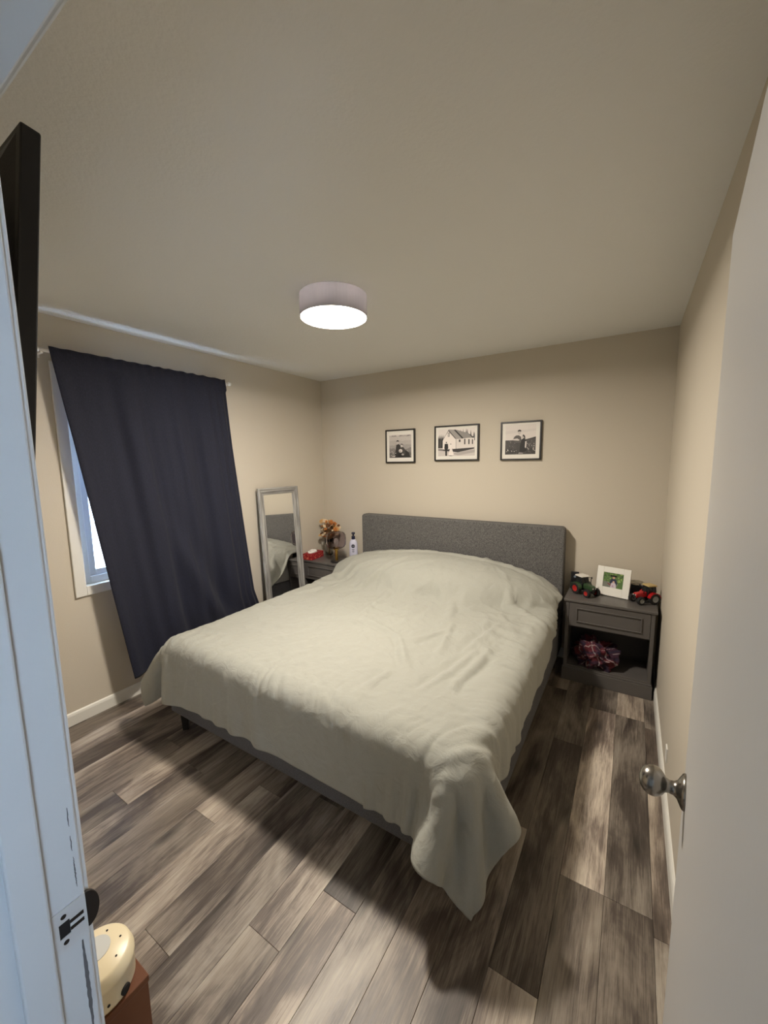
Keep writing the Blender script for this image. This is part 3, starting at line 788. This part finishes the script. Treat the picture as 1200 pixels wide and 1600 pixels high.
# ------------------------------------------------------------------ flat prints
ARTM = {}
def ink(c):
    k = tuple(int(v) for v in c)
    if k not in ARTM: ARTM[k] = mat('ink_%d_%d_%d' % k, srgb(*k), .6)
    return ARTM[k]
def art(name, parent, x0, z0, w, h, y, layers, M=None):
    """flat printed picture: filled outlines in 0..1 coordinates, facing -y"""
    b = B(); ms = []
    for i, (poly, c) in enumerate(layers):
        m = ink(c)
        if m not in ms: ms.append(m)
        mi = ms.index(m)
        vs = [b.bm.verts.new((x0+w*min(1, max(0, px)), y-.00006*(i//6+1)-.000004*(i % 6), z0+h*min(1, max(0, pz)))) for px, pz in poly]
        f = b.bm.faces.new(vs); f.material_index = mi; f.normal_update()
        if f.normal.y > 0: f.normal_flip()
    return b.link(name, ms, parent, recalc=False)
def g(v): return (v, v*.965, v*.94)
R0 = [(0, 0), (1, 0), (1, 1), (0, 1)]
def rect(x0, x1, z0, z1): return [(x0, z0), (x1, z0), (x1, z1), (x0, z1)]
def specks(seed, n, zr, cols, r0, r1, xr=(0.02, .98)):
    q = random.Random(seed); out = []
    for _ in range(n):
        z = q.uniform(*zr); out.append((ell_poly(q.uniform(*xr), z, q.uniform(r0, r1), q.uniform(r0, r1)*.7, 7), g(q.choice(cols))))
    return out
def hills(seed, zb, amp, n=14):
    q = random.Random(seed); return [(0, 0)]+[(1, 0)]+[(1-i/n, zb+q.uniform(-amp, amp)) for i in range(n+1)]
pic_field = [(R0, g(214)), (hills(1, .955, .02), g(120)), (hills(2, .93, .008), g(196))]
pic_field += [(hills(3, .74, .02), g(184)), (hills(5, .55, .03), g(164)), (hills(6, .40, .04), g(132)), (hills(8, .22, .05), g(104))]
pic_field += specks(11, 70, (.45, .9), (172, 190, 205), .006, .018)+specks(12, 60, (.05, .45), (70, 90, 160, 190), .008, .024)
pic_field += [([(.18, .02), (.95, .02), (.90, .22), (.72, .34), (.50, .32), (.26, .26)], g(46)),
              ([(.28, .24), (.52, .24), (.52, .52), (.44, .60), (.33, .56)], g(58)), (ell_poly(.39, .66, .055, .075), g(196)), ([(.335, .68), (.345, .75), (.40, .765), (.45, .73), (.445, .69), (.39, .715)], g(40)),
              ([(.42, .16), (.74, .16), (.72, .36), (.64, .46), (.50, .44)], g(72)), (ell_poly(.57, .52, .048, .062), g(206)), ([(.515, .52), (.525, .59), (.58, .605), (.63, .575), (.63, .50), (.605, .56), (.54, .565)], g(52)),
              (ell_poly(.52, .30, .085, .075), g(212)), (ell_poly(.50, .27, .045, .05), g(176)), ([(.36, .04), (.60, .04), (.60, .18), (.44, .22)], g(30)), (ell_poly(.62, .14, .06, .04), g(168))]
pic_field += specks(13, 22, (.03, .26), (226, 206, 190), .012, .024, (.02, .30))
pic_chapel = [(R0, g(226))]
q = random.Random(9)
for i in range(9):
    x = .0+i*.021; pic_chapel.append(([(x-.035, .28), (x+.035, .28), (x+.012, .60+q.uniform(0, .12)), (x, .80+q.uniform(-.08, .03)), (x-.012, .60)], g(q.choice((44, 58, 72)))))
for x, t_ in ((.62, .97), (.69, .99), (.77, 1.0), (.80, .98), (.89, .94), (.97, .88), (.985, .86), (.74, .9)):
    pic_chapel.append(([(x-.04, .55), (x+.04, .55), (x+.012, t_-.14), (x, t_), (x-.012, t_-.14)], g(q.choice((84, 104, 66)))))
pic_chapel += [([(0, 0), (1, 0), (1, .34), (0, .30)], g(204)), ([(0, .27), (.20, .26), (.30, .20), (.12, .20), (0, .22)], g(120)), ([(.36, .10), (1, .22), (1, .12), (.55, .02)], g(176)),
               ([(.49, .26), (.98, .30), (.98, .66), (.49, .63)], g(222)), ([(.13, .25), (.49, .26), (.49, .64), (.29, .97), (.13, .58)], g(236)),
               ([(.29, .99), (.45, .97), (.69, .63), (.49, .62)], g(158)), ([(.43, .97), (.48, .97), (.72, .66), (.66, .63)], g(46)), ([(.47, .98), (.82, .82), (1.0, .64), (.69, .66)], g(142)), ([(.80, .84), (.99, .65), (.93, .65)], g(60)),
               ([(.115, .56), (.135, .60), (.295, .985), (.29, .93)], g(70)), ([(.29, .985), (.495, .645), (.48, .625), (.285, .93)], g(84)),
               (rect(.272, .325, .72, .87), g(96)), (rect(.283, .314, .735, .855), g(200)), (rect(.492, .50, .25, .62), g(60)),
               (rect(.575, .62, .51, .60), g(70)), (rect(.715, .75, .42, .62), g(78)), (rect(.825, .86, .42, .60), g(72)), (rect(.92, .95, .42, .59), g(72)),
               ([(.13, .245), (.98, .295), (.98, .25), (.55, .135), (.40, .165), (.13, .20)], g(58)), ([(.13, .225), (.42, .24), (.42, .27), (.13, .255)], g(120))]
pic_chapel += [([(.185, .46), (.275, .46), (.285, .30), (.255, .22), (.25, .01), (.205, .01), (.20, .22), (.175, .30)], g(34)), (ell_poly(.232, .495, .018, .03), g(160)), ([(.214, .50), (.220, .535), (.25, .53), (.25, .505)], g(40)),
               ([(.335, .42), (.375, .42), (.385, .28), (.44, .06), (.40, .02), (.31, .03), (.285, .07), (.335, .26)], g(238)), (ell_poly(.355, .445, .016, .026), g(150)), ([(.30, .025), (.41, .02), (.39, -.0), (.33, 0)], g(70))]
pic_dusk = [(R0, g(222)), ([(0, .70), (1, .78), (1, .86), (0, .80)], g(214)), ([(0, 0), (1, 0), (1, .58), (.86, .545), (.7, .51), (.5, .485), (0, .49)], g(78)), ([(.66, .50), (1, .545), (1, .585), (.84, .545)], g(40)), (hills(21, .20, .03), g(62))]
pic_dusk += specks(31, 150, (.02, .47), (50, 62, 96, 118, 140), .006, .022)+specks(32, 16, (.10, .24), (214, 196), .012, .028)+specks(33, 8, (.2, .36), (200, 188), .01, .02, (.72, .97))
pic_dusk += [([(.25, .49), (.30, .60), (.36, .645), (.44, .65), (.52, .60), (.54, .48), (.52, .38), (.36, .40)], g(92)), ([(.36, .40), (.52, .40), (.52, .08), (.38, .10)], g(70)), (ell_poly(.465, .745, .047, .068), g(198)), ([(.412, .76), (.42, .82), (.47, .84), (.525, .81), (.52, .77), (.46, .785)], g(34)),
             ([(.22, .52), (.40, .545), (.48, .49), (.45, .465), (.26, .485)], g(206)), ([(.54, .50), (.62, .56), (.69, .47), (.71, .28), (.72, .12), (.58, .05), (.48, .08), (.50, .30)], g(38)),
             (ell_poly(.60, .60, .045, .06), g(186)), ([(.57, .64), (.60, .675), (.65, .62), (.665, .52), (.63, .50), (.625, .58)], g(36)), ([(.665, .44), (.705, .44), (.70, .25), (.68, .20), (.655, .24)], g(216)), ([(.44, .02), (.60, .02), (.58, .06), (.47, .07)], g(150))]
def wall_picture(x0, x1, z0, z1, label, layers, pm):
    t = thing('framed_photo', ((x0+x1)/2, -.001, z0), label, 'framed photo', group='black framed photos above the bed')
    w, h = (x1-x0)/2, z1-z0; bw, d = .0125, .022
    for nm, q in (('frame_side', (-w, -w+bw, -d, 0, 0, h)), ('frame_side', (w-bw, w, -d, 0, 0, h)), ('frame_rail', (-w+bw, w-bw, -d, 0, h-bw, h)), ('frame_rail', (-w+bw, w-bw, -d, 0, 0, bw))):
        box(nm, q, frame_black_m, t, .001)
    box('mount', (-w+bw, w-bw, -.014, -.006, bw, h-bw), mount_m, t)
    l_, r_, b_, t_ = pm
    art('print', t, -w+bw+l_, bw+b_, 2*w-2*bw-l_-r_, h-2*bw-b_-t_, -.0142, layers)
wall_picture(.812, 1.130, 1.574, 1.888, 'black framed photo of a family sitting in a field, leftmost of three', pic_field, (.028, .026, .036, .036))
wall_picture(1.329, 1.738, 1.586, 1.895, 'black framed wedding photo of a couple before a white chapel', pic_chapel, (.022, .022, .030, .020))
wall_picture(1.921, 2.239, 1.584, 1.892, 'black framed photo of a couple standing among dark flowers, rightmost of three', pic_dusk, (.026, .030, .034, .016))

# ------------------------------------------------------------------ things on the corner nightstand
ZT = .6055
t = thing('tissue_box', (.085, -.300, ZT), 'red patterned tissue box with white tissue on the corner nightstand', 'tissue box', rotz=.12)
red_m = mat('red_card', srgb(150, 28, 36), .55, vary=(40, .2)); 
bx = box('carton', (-.055, .055, -.105, .105, 0, .062), red_m, t, .002)
patt = mat('floral_print', srgb(214, 120, 96), .6)
b = B(); q = random.Random(3)
for _ in range(26):
    a, c, r_ = q.uniform(-.095, .095), q.uniform(.010, .052), q.uniform(.003, .008)
    b.prism([(a+r_*math.cos(k*math.pi/3+c), c+.7*r_*math.sin(k*math.pi/3+c)) for k in range(6)], .0550, .0553, 'x')
    a = q.uniform(-.048, .048)
    b.prism([(a+r_*math.cos(k*math.pi/3+c), c+.7*r_*math.sin(k*math.pi/3+c)) for k in range(6)], -.1053, -.1050, 'y')
b.link('printed_flowers', patt, bx)
def crumple(name, r, m, parent=None, seed=0, amp=.35, freq=2.6, n=5, flat=0.0, loc=None, colour=None, label=None, smooth=True):
    bm = bmesh.new(); bmesh.ops.create_icosphere(bm, subdivisions=n, radius=1)
    off = Vector((seed*7.3, seed*3.1, seed*1.7))
    cl_ = []
    for v in bm.verts:
        p = v.co.copy(); f = 0; a = 1; fr = freq
        for o in range(3):
            f += a*(1-2*abs(noise.noise(p*fr+off))); a *= .5; fr *= 2.1
        s = 1+amp*(f-.9)*.6
        if colour: cl_.append(p+Vector((noise.noise(p*2+off), noise.noise(p*2+off*2), noise.noise(p*2-off)))*.22)
        v.co = Vector((p.x*r[0]*s, p.y*r[1]*s, max(p.z*s, -flat)*r[2] if flat else p.z*r[2]*s))
    zmin = min(v.co.z for v in bm.verts)
    for v in bm.verts: v.co.z -= zmin
    me = bpy.data.meshes.new(name); bm.to_mesh(me); bm.free(); me.materials.append(m)
    for p in me.polygons: p.use_smooth = smooth
    if colour:
        at = me.color_attributes.new('cloth', 'FLOAT_COLOR', 'POINT')
        for i, p in enumerate(cl_): at.data[i].color = (*colour(p), 1)
    o = bpy.data.objects.new(name, me); COL.objects.link(o)
    if parent: o.parent = parent
    if loc: o.location = loc
    return o
tis_m = mat('tissue_paper', srgb(236, 232, 226), .85)
crumple('tissue', (.036, .060, .022), tis_m, t, 2, .5, 1.8, 4, .35, (0, -.012, .0605))

# dried flowers in a glass vase
t = thing('dried_flowers', (.165, -.140, ZT), 'dried tan and orange flowers in a clear glass vase by the mirror', 'dried flowers')
vs = B().lathe([(.0, .002), (.034, .002), (.036, .006), (.040, .06), (.043, .12), (.046, .185), (.044, .186), (.041, .12), (.038, .06), (.033, .010), (0, .009)], 28).link('vase', clear_m, t, smooth=True)
stem_m = mat('dry_stem', srgb(128, 96, 58), .8)
petal = [mat('dry_petal_tan', srgb(206, 166, 112), .8), mat('dry_petal_orange', srgb(190, 122, 62), .8), mat('dry_petal_cream', srgb(222, 200, 168), .8), mat('dry_petal_brown', srgb(116, 76, 46), .8)]
q = random.Random(17)
for i in range(58):
    a = q.uniform(0, 6.28); sp = q.uniform(.02, .125); hz = q.uniform(.235, .385)-.5*sp*q.random()
    ex, ey = sp*math.cos(a)*.95+.012, sp*math.sin(a)*.62
    ex = max(ex, -.125); ey = min(ey, .09)
    pts = [(.012*math.cos(a+2.5), .012*math.sin(a+2.5), .012), (.02*math.cos(a), .02*math.sin(a), .17), (ex*.6, ey*.6, .17+(hz-.17)*.55), (ex, ey, hz)]
    st = B().tube(pts, [.0016, .0015, .0012, .001], 5).link('stem', stem_m, t)
    b = B(); npet = q.choice((6, 7, 8)); R1 = q.uniform(.016, .030); o0 = Vector((ex, ey, hz))
    ax = Vector((q.uniform(-.6, .9), q.uniform(-1.2, .3), q.uniform(.2, 1))).normalized(); rq = Vector((0, 0, 1)).rotation_difference(ax)
    for k in range(npet):
        for ring in (0, 1, 2):
            aa = 2*math.pi*(k+.5*ring)/npet; el = .15+.48*ring; rr = R1*(1-.2*ring)*q.uniform(.85, 1.15)
            d = rq @ Vector((math.cos(aa)*math.cos(el), math.sin(aa)*math.cos(el), math.sin(el))); sd_ = rq @ Vector((-math.sin(aa), math.cos(aa), 0)); up_ = d.cross(sd_)
            v = [b.bm.verts.new(o0+d*rr*.12), b.bm.verts.new(o0+d*rr*.6+sd_*rr*.36-up_*.003), b.bm.verts.new(o0+d*rr), b.bm.verts.new(o0+d*rr*.6-sd_*rr*.36-up_*.003), b.bm.verts.new(o0+d*rr*.55+up_*.004)]
            for f in ((0, 1, 4), (1, 2, 4), (2, 3, 4), (3, 0, 4), (0, 3, 2, 1)): b.bm.faces.new([v[w_] for w_ in f])
    b.link('flower_head', petal[i % 4], st)

# table lamp: smoked ribbed glass on brass
t = thing('table_lamp', (.400, -.310, ZT), 'small table lamp with smoked ribbed glass shade and brass stem', 'table lamp')
B().lathe([(0, 0), (.060, 0), (.062, .004), (.060, .012), (.02, .016), (0, .016)], 36).link('base', black_m, t, smooth=False)
B().lathe([(.0145, .014), (.0145, .118), (.030, .124), (.030, .140), (.012, .144), (0, .144)], 28).link('stem', brass_m, t)
b = B(); nr = 96
pr = [(.030, .136), (.055, .139), (.078, .150), (.092, .172), (.096, .200), (.096, .245), (.092, .272), (.080, .290), (.060, .300), (.030, .304)]
rings = []
for r_, z in pr+[(r_-.003, z-(.003 if z > .28 else -.003 if z < .16 else 0)) for r_, z in reversed(pr)]:
    rings.append([b.bm.verts.new(((r_*(1+.018*math.cos(k*math.pi)))*math.cos(2*math.pi*k/nr), (r_*(1+.018*math.cos(k*math.pi)))*math.sin(2*math.pi*k/nr), z)) for k in range(nr)])
for A_, C_ in zip(rings, rings[1:]+rings[:1]):
    for k in range(nr): b.bm.faces.new((A_[k], A_[(k+1) % nr], C_[(k+1) % nr], C_[k]))
b.link('shade', smoke_m, t, smooth=True)
B().lathe([(.012, .144), (.013, .165), (.020, .185), (.024, .205), (.020, .225), (.010, .236), (0, .238)], 24).link('bulb', bulb_m, t, smooth=True)

# pump bottle
t = thing('lotion_bottle', (.493, -.150, ZT), 'white lotion bottle with navy pump beside the headboard', 'bottle', rotz=.5)
lot_m = mat('lotion_white', srgb(206, 206, 226), .35); navy_m = mat('navy_plastic', srgb(18, 22, 54), .35)
b = B(); rings = []
for s_, z in ((.86, 0), (.97, .004), (1, .02), (1, .12), (.96, .165), (.80, .190), (.52, .205), (.40, .209)):
    rings.append([b.bm.verts.new((.043*s_*math.cos(2*math.pi*k/36), .026*(s_ if s_ > .6 else s_*1.15)*math.sin(2*math.pi*k/36), z)) for k in range(36)])
for A_, C_ in zip(rings, rings[1:]):
    for k in range(36): b.bm.faces.new((A_[k], A_[(k+1) % 36], C_[(k+1) % 36], C_[k]))
b.bm.faces.new(list(reversed(rings[0]))); b.bm.faces.new(rings[-1]); body = b.link('body', lot_m, t, smooth=True)
B().lathe([(.0165, .208), (.0175, .210), (.0175, .238), (.015, .242), (.008, .243), (.008, .258), (.016, .260), (.017, .274), (.014, .280), (0, .281)], 24).link('pump', navy_m, t)
B().tube([(0, 0, .268), (.0, -.022, .268), (.0, -.036, .262)], [.006, .005, .004], 10).link('nozzle', navy_m, t)
lg = B(); lg.prism(ell_poly(.0, .142, .0185, .0185, 28), -.0263, -.0255, 'y'); lgo = lg.link('round_logo', navy_m, body)
def lettering(txt, size, m, parent, loc, rot):
    cu = bpy.data.curves.new('lettering', 'FONT'); cu.body = txt; cu.size = size; cu.align_x = 'CENTER'; cu.align_y = 'CENTER'
    o = bpy.data.objects.new('tmp', cu); COL.objects.link(o)
    me = bpy.data.meshes.new_from_object(o.evaluated_get(bpy.context.evaluated_depsgraph_get())); bpy.data.objects.remove(o)
    me.materials.clear(); me.materials.append(m); r_ = bpy.data.objects.new('lettering', me); COL.objects.link(r_); r_.parent = parent; r_.location = loc; r_.rotation_euler = rot
    return r_
lettering('NIVEA', .0105, white_m, lgo, (0, -.0265, .142), (math.pi/2, 0, 0))
b = B()
for z, w_ in ((.106, .026), (.098, .020), (.086, .024), (.079, .018)): b.box(-w_/2, w_/2, -.0266, -.0258, z, z+.0035)
b.link('label_lines', navy_m, body)

# ------------------------------------------------------------------ things on the right nightstand
t = thing('photo_frame', (2.776, -.135, ZT), 'white wooden photo frame leaning between the two toy tractors', 'photo frame', rotz=-.24)
pf = bpy.data.objects.new('easel', None)
Mf = Matrix.Rotation(math.radians(-12), 4, 'X')
fw, fh, ow, oh = .1075, .205, .064, .105
oz = .060
for nm, q_ in (('frame_side', (-fw, -ow, -.018, 0, 0, fh)), ('frame_side', (ow, fw, -.018, 0, 0, fh)), ('frame_rail', (-ow, ow, -.018, 0, 0, oz)), ('frame_rail', (-ow, ow, -.018, 0, oz+oh, fh))):
    B().box(*q_, M=Mf).link(nm, white_wood_m, t, .002)
B().box(-ow, ow, -.012, -.004, oz, oz+oh, M=Mf).link('backing', frame_black_m, t)
B().box(-.02, .02, .0, .006, 0, .15, M=Matrix.Translation((0, .036, 0)) @ Matrix.Rotation(math.radians(8), 4, 'X')).link('easel_leg', frame_black_m, t)
col_l = [(R0, (92, 118, 66))]
q = random.Random(41)
for _ in range(130): col_l.append((ell_poly(q.uniform(0, 1), q.uniform(.25, 1), q.uniform(.02, .06), q.uniform(.02, .07), 7), q.choice([(70, 104, 44), (118, 150, 70), (150, 176, 96), (56, 82, 44), (88, 128, 62)])))
col_l += [([(0, 0), (1, 0), (1, .26), (.7, .32), (.35, .36), (0, .40)], (120, 122, 112)), ([(.68, 0), (1, 0), (1, .5), (.8, .42)], (84, 116, 60))]
col_l += [([(.33, .30), (.36, .52), (.44, .62), (.60, .62), (.68, .52), (.70, .26), (.52, .20)], (34, 42, 70)), (ell_poly(.52, .70, .065, .095), (196, 152, 128)), ([(.45, .72), (.46, .80), (.53, .83), (.60, .78), (.59, .72), (.52, .76)], (48, 36, 30)),
          ([(.25, .30), (.42, .20), (.45, .10), (.38, .12), (.22, .24)], (130, 64, 66)), ([(.38, .02), (.68, .02), (.64, .30), (.54, .40), (.42, .32)], (206, 196, 206)), (ell_poly(.53, .40, .055, .07), (214, 176, 156)), (ell_poly(.50, .12, .05, .05), (180, 140, 170))]
po = art('print', t, -ow, oz, 2*ow, oh, -.0122, col_l); po.matrix_local = Mf

def tractor(loc, rz, sc, body_c, hub_c, roof_c, label):
    t = thing('toy_tractor', loc, label, 'toy tractor', rotz=rz, group='toy tractors on the nightstand'); t.scale = (sc, sc, sc)
    bm_ = mat('tractor_paint', body_c, .3); hm = mat('tractor_hub', hub_c, .35); rm = mat('tractor_roof', roof_c, .4)
    tyre = MATS.get('tyre_rubber') or mat('tyre_rubber', srgb(26, 25, 25), .75)
    gl = MATS.get('cab_glass') or mat('cab_glass', srgb(30, 34, 36), .08)
    # hood: sloping nose, facing +x
    hd = B().prism([(.000, .060), (.098, .056), (.106, .066), (.104, .088), (.090, .098), (.0, .106)], -.023, .023, 'y').link('hood', bm_, t, .004)
    box('grille', (.1045, .1075, -.017, .017, .062, .088), black_m, hd)
    for s in (-1, 1): box('headlight', (.1045, .1085, s*.013-.005, s*.013+.005, .078, .086), white_m, hd)
    box('chassis', (-.070, .100, -.016, .016, .034, .062), black_m, t, .002)
    cab = B().prism([(-.078, .075), (.0, .075), (.004, .108), (-.010, .158), (-.070, .158), (-.080, .110)], -.036, .036, 'y').link('cab', gl, t, .002)
    b = B()
    for s in (-1, 1):
        for p0, p1 in (((.003, .104), (-.009, .160)), ((-.079, .108), (-.070, .160)), ((-.042, .080), (-.040, .160))):
            b.tube([(p0[0], s*.0365, p0[1]), (p1[0], s*.0365, p1[1])], .0028, 6)
    b.link('cab_pillars', black_m, cab)
    B().prism([(-.084, .158), (.002, .158), (.004, .164), (-.006, .172), (-.076, .172), (-.086, .166)], -.041, .041, 'y').link('roof', rm, t, .003)
    for s in (-1, 1):
        def wheel(x, y, r_, w_, name):
            Mx = Matrix.Translation((x, y, r_)) @ Matrix.Rotation(math.radians(90), 4, 'X')
            wb = B().lathe([(r_*.55, -w_/2), (r_*.86, -w_/2), (r_*.97, -w_*.36), (r_*.97, w_*.36), (r_*.86, w_/2), (r_*.55, w_/2)], 30, M=Mx, cap=False)
            for k in range(16):
                a = 2*math.pi*k/16
                wb.box(-.0035, .0035, -w_*.46, w_*.46, r_*.93, r_*1.0, M=Matrix.Translation((x, y, r_)) @ Matrix.Rotation(a, 4, 'Y') @ Matrix.Rotation(.3*s, 4, 'Z'))
            wo = wb.link(name, tyre, t)
            B().lathe([(0, -w_*.30), (r_*.30, -w_*.34), (r_*.50, -w_*.44), (r_*.58, -w_*.50), (r_*.58, w_*.50), (r_*.50, w_*.44), (r_*.30, w_*.34), (0, w_*.30)], 24, M=Mx).link('hub', hm, wo)
        wheel(-.045, s*.058, .052, .034, 'rear_wheel'); wheel(.078, s*.052, .037, .028, 'front_wheel')
        ar = [(-.045+.056*math.cos(a), .052+.056*math.sin(a)) for a in [math.radians(d_) for d_ in range(10, 171, 16)]]
        B().prism(ar+[(x*.93-.003, z*.93+.002) for x, z in reversed(ar)], s*.040, s*.074, 'y').link('fender', bm_, t)
        B().tube([(-.006, s*.037, .150), (.008, s*.062, .152)], .0018, 6).box(.005, .009, s*.062-.006, s*.062+.006, .138, .156).link('mirror', black_m, t)
    B().tube([(.035, .026, .095), (.035, .030, .150)], .0035, 8).link('exhaust', black_m, t)
    B().tube([(-.045, -.05, .052), (-.045, .05, .052)], .006, 8).link('axle', black_m, t)
    B().tube([(.078, -.05, .037), (.078, .05, .037)], .005, 8).link('axle', black_m, t)
    return t
tractor((2.606, -.180, ZT), math.radians(-42), .80, srgb(52, 74, 48), srgb(172, 40, 36), srgb(226, 222, 214), 'green toy tractor with white roof and red wheels on the nightstand')
tractor((2.972, -.172, ZT), math.radians(218), .74, srgb(172, 26, 30), srgb(150, 150, 146), srgb(190, 166, 112), 'red toy tractor with tan roof by the right wall')
# dark pouch with a pale rag on it, behind the frame
b = B().prism([(x, z) for x, z in round_poly(.12, .085, .02)], -.025, .025, 'y'); pc = b.link('dark_pouch', mat('pouch_fabric', srgb(34, 34, 40), .85), None, .008, seg=3, loc=(2.930, -.048, ZT+.0428), smooth=False)
tag(pc, 'small dark pouch behind the white photo frame', 'pouch')
rg = crumple('pale_rag', (.050, .024, .022), mat('pale_cloth', srgb(196, 190, 178), .9), None, 5, .5, 1.6, 4, .35, (2.925, -.050, ZT+.0860))
tag(rg, 'crumpled pale rag on the dark pouch by the red tractor', 'rag')
# black charging stand at the back left
t = thing('charging_stand', (2.524, -.057, ZT), 'small black charging stand behind the green tractor', 'charger', rotz=.12)
box('base', (-.032, .032, -.030, .028, 0, .050), black_m, t, .006)
B().box(-.028, .028, -.006, .006, .048, .125, M=Matrix.Rotation(math.radians(-6), 4, 'X')).link('upright', black_m, t, .005)
B().lathe([(.009, 0), (.009, .002), (0, .0025)], 20, M=Matrix.Rotation(math.radians(-6), 4, 'X') @ Matrix.Translation((0, -.006, .088)) @ Matrix.Rotation(math.radians(90), 4, 'X')).link('charge_pad', mat('grey_pad', srgb(120, 128, 138), .4), t)

# plaid shirt in the cubby
def plaid(p):
    u, v = (p.x*1.0+p.z*.35)*1.5, (p.y*.9+p.z*1.1)*1.5
    def band(a, c, w_): return abs((a % 1)-c) < w_
    base = np.array(srgb(84, 24, 34))
    if band(u, .5, .17): base = base*.35+np.array(srgb(22, 24, 46))*.65
    if band(v, .5, .17): base = base*.35+np.array(srgb(22, 24, 46))*.65
    if band(u, .12, .026) or band(v, .12, .026): base = base*.5+np.array(srgb(196, 184, 184))*.5
    return tuple(base)
pm_ = bpy.data.materials.new('plaid_flannel'); pm_.use_nodes = True
n = pm_.node_tree.nodes; at = n.new('ShaderNodeAttribute'); at.attribute_name = 'cloth'
pm_.node_tree.links.new(at.outputs['Color'], n['Principled BSDF'].inputs['Base Color']); n['Principled BSDF'].inputs['Roughness'].default_value = .9
sh = crumple('plaid_shirt', (.125, .100, .120), pm_, None, 8, .75, 1.05, 6, .55, (2.705, -.240, .1185), plaid)
tag(sh, 'crumpled dark red plaid shirt stuffed in the open nightstand shelf', 'shirt')
